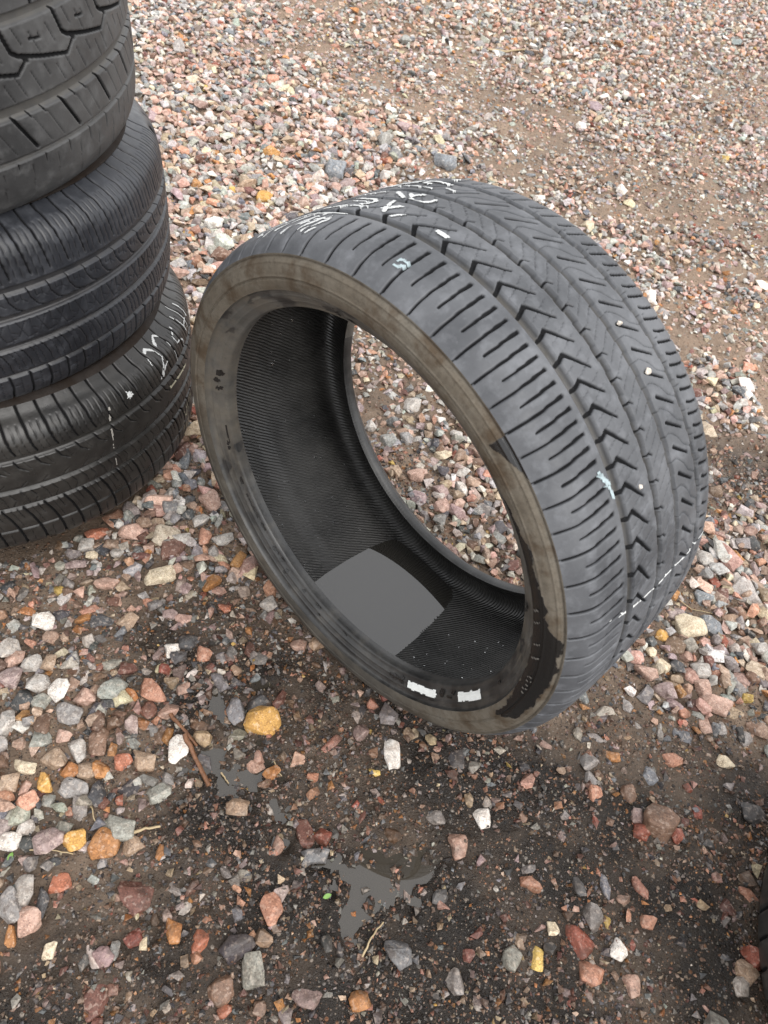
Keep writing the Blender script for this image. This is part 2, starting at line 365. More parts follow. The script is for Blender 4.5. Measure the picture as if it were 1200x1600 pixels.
def segdist(P, Q, pts):
    d = np.full(P.shape, 1e9); tt = np.zeros(P.shape); L = 0
    for (a, b), (c, e) in zip(pts[:-1], pts[1:]):
        vx, vy = c - a, e - b; l2 = vx * vx + vy * vy + 1e-9
        t = np.clip(((P - a) * vx + (Q - b) * vy) / l2, 0, 1)
        k = np.hypot(P - a - t * vx, Q - b - t * vy)
        tt = np.where(k < d, L + t, tt); d = np.minimum(d, k); L += 1
    return d, tt / max(L, 1)
def angles(R, f0, f1, fine, coarse):
    """ring of angles: fine steps (metres of arc) between degrees f0..f1, coarse beyond"""
    a = np.arange(f0, f1, math.degrees(fine / R)); b = np.linspace(f1, f0 + 360, int(math.radians(360 - (f1 - f0)) * R / coarse) + 2)[:-1]
    return np.radians(np.concatenate([a, b]))

class Pattern:
    """tread relief: circumferential grooves plus repeated cuts given in one pitch cell (f = pitches, o = mm)"""
    def __init__(s): s.gr = []; s.cuts = []; s.on = 'all'
    def only(s, what, T, V):
        s.on = what; d = s(T, V); s.on = 'all'; return d
    def groove(s, o, w, depth=5.0, zig=None): s.gr.append((o, w, depth, zig)); return s
    def cut(s, pts, w0, w1=None, depth=3.5, ph=None, pm=None, wig=0.0): s.cuts.append((pts, w0, w1 if w1 is not None else w0, depth, ph, pm, wig)); return s
    def __call__(s, T, V):
        d = np.zeros(T.shape)
        for o, w, dep, zig in s.gr if s.on != 'cuts' else ():
            oo = V - o if zig is None else V - o - zig(T)
            d = np.maximum(d, dep * (1 - sstep(w * .5 - .9, w * .5 + .9, np.abs(oo))))
        for pts, w0, w1, dep, ph, pm, wig in s.cuts if s.on != 'grooves' else ():
            os_ = [p[1] for p in pts]; lo, hi = min(os_) - 6, max(os_) + 6
            cols = np.where((V[0] > lo) & (V[0] < hi))[0]
            if not len(cols): continue
            sl_ = slice(cols[0], cols[-1] + 1)
            Ts, Vs = T[:, sl_], V[:, sl_]; f = ph(Ts); fr = f - np.floor(f)
            fs = [p[0] for p in pts]
            for k in range(-int(math.ceil(max(fs))) - 0, 2 - int(math.floor(min(fs)))):
                kk = -k
                # cell offset kk: this vertex seen from the cell kk pitches before it
                P = (fr - kk) * pm; Q = Vs
                if wig: Q = Q + wig * np.sin(P * 1.9); P2 = P + wig * np.sin(Vs * 1.25)
                else: P2 = P
                ds, tt = segdist(P2, Q, [(a * pm, b) for a, b in pts])
                ww = w0 + (w1 - w0) * tt
                d[:, sl_] = np.maximum(d[:, sl_], dep * (1 - sstep(ww * .5 - .45, ww * .5 + .45, ds)))
        return -d * .001

def tyre_frame(name, pos, axis3, base, label, cat, group=None):
    e = bpy.data.objects.new(name, None); COL.objects.link(e); e.location = base
    tag(e, label, cat, group)
    e.empty_display_size = .1
    hold = Matrix(((axis3[0][0], axis3[1][0], axis3[2][0], pos[0] - base[0]), (axis3[0][1], axis3[1][1], axis3[2][1], pos[1] - base[1]), (axis3[0][2], axis3[1][2], axis3[2][2], pos[2] - base[2]), (0, 0, 0, 1)))
    return e, hold
def fit(o, hold): 
    if o is not None: o.matrix_local = hold
    return o

# ---- the big tyre in the middle
a_ = np.array([math.sin(T_AZ) * math.cos(T_LEAN), math.cos(T_AZ) * math.cos(T_LEAN), math.sin(T_LEAN)])
u_ = np.array([math.cos(T_AZ), -math.sin(T_AZ), 0]); v_ = np.cross(u_, a_)
root, H = tyre_frame('tyre', TC, (u_, v_, -a_), (TC[0], TC[1], 0.0), 'big wide black tyre standing upright on the wet gravel with rainwater inside', 'tyre')
_k = [(112.6, -1), (106, 0), (99.2, 1), (92.5, 2), (86.1, 3), (80.6, 4), (75.3, 5), (70.4, 6), (65.8, 7), (61.1, 8), (56.7, 9), (52.3, 10), (47.6, 11), (43.2, 12), (38.4, 13), (33.3, 14), (27.7, 15), (21.8, 16), (16.5, 17)]
for j in range(28): _k.insert(0, (_k[0][0] + 5.0, _k[0][1] - 1))
for j in range(48): _k.append((_k[-1][0] - 5.0, _k[-1][1] + 1))
_k = np.array(_k[::-1])
ph_main = lambda T: np.interp(T, _k[:, 0], _k[:, 1])
PM = 29.0
pt = Pattern()
zz = lambda T: .6 * np.sign(np.sin(ph_main(T) * 2 * np.pi + 1.2))
pt.groove(-56.5, 9.5, 7).groove(-4.5, 7, 7, zz).groove(31.0, 6.8, 7, lambda T: .6 * np.sign(np.sin(ph_main(T) * 2 * np.pi + 2.6))).groove(78, 6.5, 6.5, lambda T: 1.0 * np.sign(np.sin(ph_main(T) * 2 * np.pi)))
C_ = dict(ph=ph_main, pm=PM)
pt.cut([(.13, -71), (.16, -85), (.20, -100), (.22, -113), (.22, -131)], 3.4, 1.5, 3.8, **C_)       # front shoulder, long
pt.cut([(.22, -113), (.20, -124), (.19, -134)], 1.9, 1.2, 2.4, **C_)
pt.cut([(.63, -70), (.66, -85), (.70, -99), (.71, -114)], 3.4, 1.7, 3.8, **C_)                       # front shoulder, short
pt.cut([(.20, -53), (.02, -43.5)], 3.6, 4.4, 4.5, **C_).cut([(.02, -43.0), (.30, -35.5), (.60, -28), (.84, -21)], 4.2, 1.6, 4.5, **C_)   # chevron
for s0 in (.10, .55):
    pt.cut([(s0 + .52, -50), (s0 + .36, -38), (s0 + .20, -28), (s0 + .02, -16)], 1.15, 1.15, .95, wig=.6, **C_)
for s0 in (.1, .6):
    pt.cut([(s0, 25), (s0 + .25, 16), (s0 + .55, 5)], 1.15, 1.15, .95, wig=.6, **C_)
pt.cut([(.70, -2), (.66, 3), (.82, 7.5)], 2.2, 1.2, 3.0, **C_)                                       # hook beside groove 2
pt.cut([(.13, 43.5), (.40, 54), (.72, 67)], 3.4, 1.6, 4.2, **C_)                                     # slots of the fourth rib
pt.cut([(-.40, 33), (-.44, 42), (-.36, 47), (-.10, 55), (.30, 62), (.55, 73)], 1.2, 1.1, 1.3, **C_)
for s0 in (.06, .52):
    pt.cut([(s0 - .04, 86 if s0 > .3 else 90), (s0 + .08, 97), (s0 + .17, 109), (s0 + .2, 128)], 2.7, 2.2, 3.6, **C_)
pt.cut([(.25, 80), (.30, 90)], .9, .9, 1.6, **C_)

half = [(0, .340), (.03, .3397), (.06, .339), (.085, .3375), (.108, .335), (.122, .3285), (.1335, .318)]
crown = smooth(resample([(-o, r) for o, r in half[::-1]] + half[1:], .00125), 30)
sidep = [(-.1335, .318), (-.139, .305), (-.1405, .295), (-.1390, .2865), (-.1370, .2815)]
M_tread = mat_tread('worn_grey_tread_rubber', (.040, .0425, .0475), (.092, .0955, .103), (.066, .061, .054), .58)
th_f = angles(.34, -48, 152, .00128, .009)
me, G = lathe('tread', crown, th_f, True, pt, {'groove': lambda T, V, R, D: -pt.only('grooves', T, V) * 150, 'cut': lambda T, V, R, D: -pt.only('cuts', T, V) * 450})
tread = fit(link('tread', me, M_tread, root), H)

# chalk writing and the chalk line, as skins on the rib tops
arc = lambda T: np.radians(T) * 340.0
def stroke_mask(G, strokes, top=-.0013, ragged=.6):
    T, O = G['T'], G['O']; Tm, Om = arc(T), O; msk = np.zeros(T.shape, bool)
    nzz = fbm(Tm / 3.0, Om / 3.0, 77, 2)
    for pts, wd in strokes:
        d, _ = segdist(Tm, Om, [(math.radians(t) * 340.0, o) for t, o in pts])
        msk |= d < wd * .5 * (1 - ragged * .5 + ragged * nzz)
    return msk & (G['D'] > top)
def curve(c, r, a0, a1, n=10):      # arc in (mm along the tread, mm across) about a centre (deg, mm)
    return [(c[0] + math.degrees(r[0] * math.cos(math.radians(a0 + (a1 - a0) * i / n)) / 340), c[1] + r[1] * math.sin(math.radians(a0 + (a1 - a0) * i / n))) for i in range(n + 1)]
W = 5.2
strokes = [
 # shoulder row
 ([(127.4, -113), (121.5, -60)], W), ([(125.2, -116), (123.0, -82)], 3.2), ([(122.8, -108), (119.2, -62)], W), ([(119.8, -113), (116.6, -64)], W), ([(117.6, -96), (116.4, -64)], 6), ([(121, -66), (111.8, -63)], 4.6),
 ([(116.4, -108), (114.2, -74)], W + 1.5), ([(114.6, -110), (113.0, -84)], W + 1), ([(118.2, -88), (113.4, -80)], W), ([(113.3, -112), (112.6, -104)], 4),
 # next rib: a 2, a 5 and marks
 ([(121.2, -46), (117.2, -38), (114.0, -37), (112.2, -38.5)], W), ([(118.5, -21), (113.5, -22)], 3.4), ([(119.8, -8), (116.0, -13), (113.6, -13), (112.2, -20), (112.6, -28), (114.2, -32)], W),
 ([(109.3, -8), (108.6, -22), (107.8, -32), (106.7, -41)], W), ([(107.8, -32), (106.2, -21)], W), ([(108.2, -36), (106.8, -31), (105.6, -20)], 3.4), ([(104.0, -47), (103.4, -39), (102.9, -33)], 5.2),
 ([(111.8, -37), (110.6, -37.5)], 3.2), ([(94.9, -38), (93.0, -38.5)], 6.5),
 # third rib: x and D
 ([(112.9, 17), (110.6, 8), (109.0, 1.5)], W), ([(109.6, 16), (108.0, 9), (107.8, 3)], W), (curve((105.8, 11), (14, 11), -200, 60, 16), W),
 ([(121.0, 4), (115.6, 18)], 3.6),
 # fourth rib: 1 S and 17
 ([(121.4, 40), (116.4, 66), (114.6, 72)], W), ([(117.4, 45), (113.0, 46), (109.0, 44)], 3.8), ([(111.0, 75), (113.4, 70), (113.4, 62), (111.6, 60)], W), ([(113.4, 72), (109.8, 70), (107.4, 66)], 4.6), ([(118.5, 52), (115.4, 62)], 3.4), ([(106.4, 52), (104.4, 50)], 4.2),
 ([(110.2, 86), (109, 96)], 3),
]
for i, st in enumerate(strokes): fit(decal('chalk_mark', G, stroke_mask(G, [st]), M_chalk, root, .0005 + i * .00004), H)
fit(decal('chalk_line', G, stroke_mask(G, [([(21.3, -89), (20.2, -62), (19.6, -40), (19.3, 0), (19.6, 30), (19.1, 56), (19.3, 108)], 3.6)], ragged=.4), M_chalk, root), H)
M_smear = mat_plain('pale_blue_paint', (.34, .43, .45), .7, (.20, .23, .24), 300)
for i, st in enumerate([([(93.2, -101), (91.6, -97)], 5), ([(92.6, -109), (91.4, -104)], 4), ([(47.5, -72), (45.2, -66)], 5.5), ([(44.5, -66), (42.6, -64.5)], 4)]):
    fit(decal('paint_smear', G, stroke_mask(G, [st], -.004, 1.6), M_smear, root, .0005 + i * .00005), H)

M_side = mat_sidewall('muddy_sidewall', (.010, .010, .010), (.106, .088, .066), (.150, .135, .111))
def mudf(T, V, R, D):
    t = (T + 180) % 360 - 180
    inner = np.interp(t, [-40, -14, 0, 9, 17, 25, 31, 37, 42, 48, 60], [283, 290, 281, 280, 281, 278, 275, 272, 266, 262, 262])
    outer = np.interp(t, [-40, -16, -10, 7, 20, 22, 29, 35, 39, 43, 48, 60], [283, 292, 307, 312, 313, 302, 297, 294, 293, 288, 286, 262])
    n = fbm(np.radians(t) * 30, R / 9.0, 5, 3) - .5
    inside = np.minimum(R - inner, outer - R) / 9.0 + n * 1.1 - sstep(-14.5, -21, t) * 3
    k = 1 - sstep(-.35, .35, inside)
    p2 = np.minimum(np.minimum(t - 50.5, 60 - t) * .9, np.minimum(R - (345 - (t - 50) * 2.3 - 22), (352 - (t - 50) * 1.2) - R) / 4)
    k = np.minimum(k, 1 - sstep(-.3, .5, p2 + n))
    for a0, a1, rr, w_ in ((47, 56, 271, 5), (40, 47, 274, 4), (44, 48, 282, 4)):
        k = np.minimum(k, 1 - sstep(0, 1, 1.2 - np.abs(R - rr) / w_) * sstep(a0 - 1, a0 + 1, t) * sstep(a1 + 1, a1 - 1, t))
    edge = sstep(322, 329, R)
    return k * (1 - edge * .15)
M_mark_glint = mat_plain('glint_toned_moulded_rubber', (.16, .15, .135), .6, (.07, .066, .06), 300)  # moulded marks in a paler grey, painted in for their wet glints
def filmf(T, V, R, D):
    t = (T + 180) % 360 - 180
    low = np.clip((-35 - t) / 30, 0, 1) * np.clip((t + 190) / 50, 0, 1)
    n = fbm(np.radians(t) * 14, R / 12.0, 6, 3)
    return np.clip(low * (.55 + n * .7) + .55 * sstep(311, 320, R) * (.3 + n) , 0, 1) * .92
ang_s = angles(.30, -150, 209.5, .0024, .0024)
def ring_disp(T, V):
    return np.zeros(T.shape)
sp_ = smooth(resample(sidep, .0009), 4)
_rr = sp_[:, 1]
def side_relief(prof, rings):
    p = prof.copy()
    for r0, w_, h_ in rings:
        p[:, 0] -= h_ * np.exp(-((p[:, 1] - r0) / w_) ** 2)
    return p
sp_ = side_relief(sp_, [(.2945, .0010, -.0018), (.2965, .0008, .0008), (.3105, .0010, .0008), (.3150, .0010, -.0020)])
me, GS = lathe('sidewall', sp_[::-1], ang_s, True, None, {'mud': mudf, 'film': filmf})
sw = fit(link('sidewall', me, M_side, root), H); tag(sw, 'tan mud-caked front sidewall with a wet black patch')
beadp = [(-.1370, .2815), (-.1330, .2806), (-.1305, .2770), (-.1285, .2725), (-.1262, .2690), (-.1235, .2650), (-.1208, .2620), (-.1193, .2598), (-.1187, .2577), (-.1150, .2560), (-.108, .2562), (-.1015, .2580)]
bp = side_relief(smooth(resample(beadp, .0011), 3), [(.2735, .0007, .0008), (.2665, .0006, .0006)])
def beadwet(T, V, R, D):
    t = (T + 180) % 360 - 180
    base = sstep(35, -15, t) * sstep(-200, -120, t) + sstep(-170, -140, t) * sstep(-100, -140, t) * 0
    return np.clip(base + (fbm(np.radians(t) * 20, R / 6, 8, 3) - .5) * .9 * sstep(.02, .3, base) + (fbm(np.radians(t) * 9, R / 14, 18, 3) > .70) * .8, 0, 1)
me, GB = lathe('bead', bp[::-1], angles(.26, -160, 199.6, .0020, .0020), True, None, {'wetness': beadwet})
M_bead = mat_bead('bead_rubber')
bead = fit(link('bead', me, M_bead, root), H)
for t_, r_, tw, rw in ((25.5, 287, .8, 4.5), (22.5, 288, .7, 4.5), (16.5, 289, .7, 4), (12.5, 290, .8, 4.5), (6, 291, .6, 3.5), (4.4, 291, .6, 3.5), (2.8, 291, .6, 3.5), (1.2, 291, .6, 3.5), (-.4, 291, .6, 3.5), (24, 300, .3, 6), (18, 302, .3, 6)):
    tl = (GS['T'] + 180) % 360 - 180
    fit(decal('moulded_mark', GS, (np.abs(tl - t_ - (GS['R'] - r_) * .12) < tw * .5) & (np.abs(GS['R'] - r_) < rw), M_mark_glint, root, .0009), H)
# rear sidewall and bead: mirrored
me2, _ = lathe('sidewall', (sp_ * [-1, 1]), angles(.30, 0, 359, .006, .006), True, None, {'mud': lambda T, V, R, D: np.full(T.shape, .8)})
fit(link('sidewall', me2, M_side, root), H)
me2, _ = lathe('bead', (bp * [-1, 1]), angles(.26, 0, 359.5, .0022, .0022), True, lambda T, V: .0006 * np.sin(np.radians(T) * 420) * (np.abs(V) < 110), {'wetness': lambda T, V, R, D: sstep(30, -10, (T + 180) % 360 - 180)})
fit(link('bead', me2, M_bead, root), H)
# inner liner from one bead toe to the other
linp = [(-.1015, .2580), (-.1045, .264), (-.113, .276), (-.121, .292), (-.1205, .305), (-.112, .3155), (-.09, .3200), (-.05, .3215), (0, .322)]
lp = smooth(resample(linp + [(-o, r) for o, r in linp[-2::-1]], .003), 4)
M_liner = mat_liner()
def liner_disp(T, V):
    av = np.abs(V)
    saw = np.sin(np.radians(T) * 320 * 2 * math.pi / 5.2 / 1.0)
    return -.0006 * saw * (sstep(92, 100, V) * (1 - sstep(116, 121, V)))
me, GL = lathe('inner_liner', lp, angles(.32, 0, 359.5, .0029, .0029), True, liner_disp, {'arc': lambda T, V, R, D: np.radians(T) * .322, 'across': lambda T, V, R, D: V / 1000})
liner = fit(link('inner_liner', me, M_liner, root), H)
# white paint marks on the bead, dark scuffs and torn rubber
def patch(G, t0, t1, r0, r1, jag=.4):
    T = G['T']; t = (T + 180) % 360 - 180; R = G['R']
    n = (fbm(np.radians(t) * 70, R / 2.2, 31, 2) - .5) * 5 * jag
    return (np.minimum(np.minimum(t - t0, t1 - t) * 4.7, np.minimum(R - r0, r1 - R)) + n) > 0
fit(decal('paint_patch', GB, patch(GB, -54.5, -41.5, 264, 272.5), M_whitepaint, root, .0008), H)
fit(decal('paint_patch', GB, patch(GB, -32, -20.5, 263, 273, .5), M_whitepaint, root, .0008), H)
M_torn = mat_plain('torn_wet_rubber', (.006, .006, .006), .2, (.016, .016, .016), 200, .4)
def scuffs(G, spots):
    T = G['T']; t = (T + 180) % 360 - 180; R = G['R']; m_ = np.zeros(T.shape, bool)
    for i, (tc, rc, tw, rw) in enumerate(spots):
        n = fbm(np.radians(t) * 120 + i * 7, R / 1.8, 50 + i, 2) - .5
        m_ |= (((t - tc) / tw) ** 2 + ((R - rc) / rw) ** 2 + n * 2.2) < .9
    return m_
sc = [(172, 266, 1.5, 5), (175, 269, 1.2, 4), (178, 265, 1.0, 5), (185, 266, .9, 5), (104, 266, .6, 7), (100, 263, 1.4, 3), (-165, 262, 3.6, 1.3), (-160, 264, 2.0, 2.0), (-147, 262, 1.5, 2.5), (-138, 262, 5, 1.4), (-130, 261, 2.0, 2.0), (-121, 263, 1.6, 2.4), (-117, 262, 1.2, 3.5), (-113, 267, .9, 5),
      (-104, 263, .9, 2), (-97, 261, 1.6, 2.4), (-95, 268, .7, 2), (-84, 262, 1, 2), (-60, 267, 2.5, 3), (-57, 266, 1.5, 5), (-39, 265, 1.4, 4.5), (-36, 268, 1.5, 2), (-34, 264, 1, 3), (22, 264, .9, 4), (20, 262, .7, 2), (-10, 266, 1, 2), (-44, 276, 2, 1.0)]
for i, q in enumerate(sc): fit(decal('torn_rubber', GB, scuffs(GB, [q]), M_torn, root, .0006 + i * .00003), H)
# droplets clinging to the liner
def droplets(n):
    bmv, bmf = [], []
    ico = bmesh.new(); bmesh.ops.create_icosphere(ico, subdivisions=2, radius=1.0)
    iv = np.array([v.co[:] for v in ico.verts]); jf = np.array([[v.index for v in f.verts] for f in ico.faces]); ico.free()
    V, F = [], []; k = 0
    while k < n:
        t = math.radians(rng.uniform(-185, -20)); o = rng.uniform(-.095, .095); r = np.interp(o, lp[:, 0], lp[:, 1])
        if abs(math.degrees(t) + 90) < 18: continue
        s = rng.choice([.0007, .001, .0014, .0019, .0026], p=[.36, .3, .2, .1, .04])
        c = np.array([r * math.cos(t), r * math.sin(t), -o]); rad = np.array([math.cos(t), math.sin(t), 0]); tan = np.array([-math.sin(t), math.cos(t), 0])
        q = iv * [s * rng.uniform(.9, 1.5), s * rng.uniform(.8, 1.2), s * .5]
        V.append(c + q[:, :1] * tan + q[:, 1:2] * np.array([0, 0, 1]) - q[:, 2:3] * rad); F.append(jf + k * len(iv)); k += 1
    return mesh_np('water_droplets', np.concatenate(V), np.concatenate(F), fsize=3)
M_drop = NM('water_droplet').out((.9, .92, .93), .02, IOR=1.33, Transmission_Weight=1.0)
dr = fit(link('water_droplets', droplets(260), M_drop, root), H); dr['kind'] = 'stuff'

# rainwater lying in the tyre
ZW = .0288
os_ = np.linspace(-.113, .113, 150); rr_ = np.interp(os_, lp[:, 0], lp[:, 1]) + .0005
fr_ = np.abs(np.sin(os_ / .0052 * math.pi + 2 * np.sin(os_ * 90))) ** 1.5 * (.35 + .65 * vnoise(os_ / .012, os_ * 0, 91))
PV = []
for i, (o, r) in enumerate(zip(os_, rr_)):
    s = (ZW - TC[2] - o * a_[2]) / (r * v_[2]); s = max(-1, min(1, s)); al = math.acos(min(1, -s))
    j1 = rng.uniform(-.004, .007) * (1 if abs(o) < .1 else .2); j2 = (fr_[i] * .030 - .004) * (1 if abs(o) < .1 else .2)
    row = np.linspace(-al + j1 * .8, al - j2 * .8, 25)
    for b in row:
        rad = (TC[2] + o * a_[2] - ZW) / max(math.cos(b), .2)
        PV.append(TC + o * a_ + rad * (math.sin(b) * u_ - math.cos(b) * v_))
PV = np.array(PV); PV[:, 2] = ZW
ii = np.arange(len(PV)).reshape(150, 25)
Fw = np.stack([ii[:-1, :-1], ii[:-1, 1:], ii[1:, 1:], ii[1:, :-1]], -1).reshape(-1, 4)
water = link('rainwater', mesh_np('rainwater', PV, Fw), mat_water('rainwater', (.022, .0205, .018), .012))
tag(water, 'shallow murky rainwater pooled inside the upright tyre', 'water', kind='structure')

# ---- the stacked tyres
def stacked(k, label, hw, hs_, rb, pattern, mats, fine, rings=()):
    x, y, z, tx, ty, R = STK[k]
    n = np.array([tx, ty, 1.0]); n /= np.linalg.norm(n); uu = np.array([1, 0, -n[0] / n[2]]); uu /= np.linalg.norm(uu); vv = np.cross(n, uu)
    e, Hh = tyre_frame('tyre', (x, y, z), (uu, -vv, -n), (x, y, z - hs_), label, 'tyre', 'used tyres stacked on the gravel')
    hf = [(0, R), (.4 * hw, R - .0008), (.62 * hw, R - .0028), (.78 * hw, R - .005), (.88 * hw, R - .0105), (.96 * hw, R - .021), (hw, R - .034), (hw + .55 * (hs_ - hw), R - .045)]
    cr = smooth(resample([(-o, r) for o, r in hf[::-1]] + hf[1:], .00135), 26)
    th = angles(R, -fine[1], -fine[0], .0014 if k < 4 else .004, .014)          # local angle runs opposite to the world angle
    me, g = lathe('tread', cr, th, True, lambda T, V: pattern(-T, V), {'groove': lambda T, V, R_, D: -pattern.only('grooves', -T, V) * 200, 'cut': lambda T, V, R_, D: -pattern.only('cuts', -T, V) * 400})
    g['Tl'] = g['T']; g['T'] = -g['T']
    fit(link('tread', me, mats[0], e), Hh)
    sd_ = [(hw + .55 * (hs_ - hw), R - .045), (hs_ - .001, R - .054), (hs_, R - .066), (hs_ - .003, R - .083), (hs_ - .012, rb + .016), (hs_ - .016, rb + .012)]
    s2 = side_relief(smooth(resample(sd_, .002), 3) * [-1, 1], rings)
    for sgn in (1, -1):
        pp = s2 * [-1 if sgn > 0 else 1, 1]
        fit(link('sidewall', lathe('sidewall', pp if sgn > 0 else pp[::-1], angles(R, 0, 359, .008, .008), True, None, {'mud': lambda T, V, R_, D: np.full(T.shape, .85)})[0], mats[1], e), Hh)
    bd = smooth(resample([(hs_ - .016, rb + .012), (hs_ - .020, rb + .006), (hs_ - .024, rb), (hs_ - .036, rb - .001), (hs_ - .040, rb + .002)], .0025), 2)
    for sgn in (1, -1):
        pp = bd * [sgn, 1]
        fit(link('bead', lathe('bead', pp if sgn > 0 else pp[::-1], angles(R, 0, 359, .01, .01), True, None, {'wetness': lambda T, V, R_, D: np.full(T.shape, .3)})[0], M_bead, e), Hh)
    ln = [(hs_ - .040, rb + .002), (hs_ - .022, rb + .03), (hs_ - .020, R - .04), (hs_ - .035, R - .022), (hw * .5, R - .018), (0, R - .018)]
    l2 = smooth(resample([(-o, r) for o, r in ln] + ln[-2::-1], .006), 3)
    fit(link('inner_liner', lathe('inner_liner', l2, angles(R, 0, 359, .012, .012), True, None, {'arc': lambda T, V, R_, D: np.radians(T) * .32, 'across': lambda T, V, R_, D: V / 1000})[0], M_liner, e), Hh)
    return e, Hh, g
def phase(p, t0): return lambda T: (T - t0) / p

# top: chunky all-terrain pattern
p1 = Pattern(); R1m = 2 * math.pi * 341 / 360
p1.groove(-64, 5, 4.5).groove(-15, 12.5, 6).groove(66, 9.5, 6).groove(100, 4, 4)
A1 = dict(ph=phase(11.1, -25.9), pm=11.1 * R1m)
p1.cut([(0, -22), (.31, -57)], 3.4, 3.4, 4.5, **A1).cut([(.29, -21), (.33, -26)], 2.2, 1.4, 3, **A1).cut([(.58, -21), (.62, -26)], 2.2, 1.4, 3, **A1).cut([(.36, -26), (.62, -57)], .9, .9, 1.5, **A1).cut([(.66, -26), (.9, -57)], .9, .9, 1.5, **A1)
A2 = dict(ph=phase(6.15, -27.4), pm=6.15 * R1m)
p1.cut([(0, -69), (-.06, -92), (-.22, -118), (-.24, -128)], 3.2, 3.6, 4.2, **A2).cut([(.5, -74), (.47, -90), (.42, -94), (.44, -112)], .9, .9, 1.4, **A2)
A3 = dict(ph=phase(11.9, -24.1), pm=11.9 * R1m)
p1.cut([(0, 60), (.10, 38), (.20, 33), (.62, 25), (1.12, 17), (1.30, 27)], 4.2, 3.0, 4.5, **A3).cut([(.26, 32), (.34, 27)], 4.5, 4, 3, **A3)
for s0, o0, o1 in ((.2, 58, 42), (.47, 50, 29), (.62, 47, 42), (.8, 52, 32), (.34, 16, -5), (.6, 18, 6), (.05, 16, -4), (.85, 12, -6)):
    p1.cut([(s0, o0), (s0 + (o0 - o1) * .0060, o1)], 1.1, 1.1, 1.7, **A3)
p1.cut([(.46, 44), (.64, 42)], 2.4, 2.0, 3, **A3)
p1.cut([(.5, 72), (.6, 97)], 3, 3, 4, ph=phase(11.1, -22), pm=11.1 * R1m).cut([(0, 104), (.2, 130)], 3.4, 3.4, 4, **A2)
M_t1 = mat_tread('grey_allterrain_rubber', (.026, .026, .0265), (.055, .055, .055), (.066, .062, .056), .56)
M_s1 = mat_sidewall('dusty_brown_sidewall', (.02, .02, .02), (.032, .025, .021), (.022, .019, .0175))
M_s2 = mat_sidewall('dark_dusty_sidewall', (.02, .02, .02), (.022, .019, .017), (.016, .0148, .014))
stacked(1, 'uppermost tyre of the stack, grey with chunky all-terrain blocks', .131, .136, .225, p1, (M_t1, M_s2), (-50, 30))

# middle: ribs with hooked sipes
p2 = Pattern(); R2m = 2 * math.pi * 358 / 360
p2.groove(53, 9, 6).groove(18.5, 9, 6).groove(-21.5, 8, 6).groove(-63, 6, 5)
B1 = dict(ph=phase(4.15, -33.4), pm=4.15 * R2m)
p2.cut([(0, 132), (.0, 118), (.10, 95), (.26, 66)], 3.2, 1.6, 3.5, **B1)
for s0 in (.36, .68): p2.cut([(s0, 112), (s0 + .08, 92), (s0 + .2, 62)], 1.2, 1.1, 1.8, **B1)
B2 = dict(ph=phase(4.25, -38.1), pm=4.25 * R2m)
p2.cut([(0, 49), (.08, 38), (.34, 27), (.78, 21.5)], 1.8, 1.4, 2.6, **B2)
p2.cut([(.30, 47), (.34, 38), (.5, 40)], .9, .9, 1.5, **B2).cut([(.62, 46), (.66, 34)], .9, .9, 1.5, **B2).cut([(.62, 40), (.86, 34)], .9, .9, 1.5, **B2)
p2.cut([(.1, 11), (.5, -13)], 1.2, 1.2, 1.8, **B2).cut([(.5, 11), (.1, -8)], .9, .9, 1.5, **B2).cut([(.75, 12), (.78, -14)], 1.0, 1.0, 1.6, **B2).cut([(.78, 0), (1.02, -4)], .9, .9, 1.5, **B2).cut([(.55, -12), (.9, -10)], .9, .9, 1.5, **B2)
p2.cut([(.0, -28), (.12, -32), (.3, -45), (.36, -58)], 1.6, 1.3, 2.4, **B2).cut([(.4, -27), (.6, -36), (.72, -57)], 1.1, 1.1, 1.8, wig=.6, **B2).cut([(.7, -28), (.9, -40), (1.0, -56)], 1.1, 1.1, 1.8, wig=.6, **B2)
p2.cut([(.0, -67), (.02, -84), (-.04, -112)], 2.6, 3.0, 3.5, **B1).cut([(.5, -70), (.5, -96)], 1.0, 1.0, 1.6, wig=.5, **B1).cut([(.1, -80), (.45, -81)], .9, .9, 1.4, **B1)
M_t2 = mat_tread('dark_bluish_rubber', (.012, .013, .016), (.026, .028, .033), (.030, .029, .030), .40)
stacked(2, 'middle tyre of the stack, black with four straight grooves', .116, .127, .232, p2, (M_t2, M_s1), (-58, 26), [(.318, .0012, .0008), (.312, .0012, .0008)])

# bottom: S-shaped shoulder slots, chalk size written on it
p3 = Pattern(); R3m = 2 * math.pi * 357 / 360
p3.groove(73, 9, 6).groove(19, 8, 6).groove(-15.5, 7, 5.5).groove(-63, 3, 3)
D1 = dict(ph=phase(4.7, -45.0), pm=4.7 * R3m)
p3.cut([(-.02, 142), (0, 122), (.06, 100), (.14, 88), (.30, 77)], 3.4, 2.0, 4, **D1)
for s0 in (.36, .68): p3.cut([(s0, 116), (s0 + .04, 98), (s0 + .14, 84), (s0 + .24, 77)], 1.1, 1.1, 1.7, **D1)
p3.cut([(.1, 68), (.26, 58), (.62, 50)], 2.6, 1.2, 3, **D1).cut([(.5, 68), (.62, 60), (.8, 52)], 1.0, .9, 1.6, **D1).cut([(.1, 24), (.4, 32)], 1.2, .9, 1.8, **D1)
p3.cut([(.0, 14), (.2, 4), (.3, -10)], 1.2, 1.1, 2, **D1).cut([(.5, 12), (.72, 0)], 1.8, 1.0, 2.4, **D1).cut([(.55, -10), (.7, -2)], 1.4, 1.0, 2, **D1)
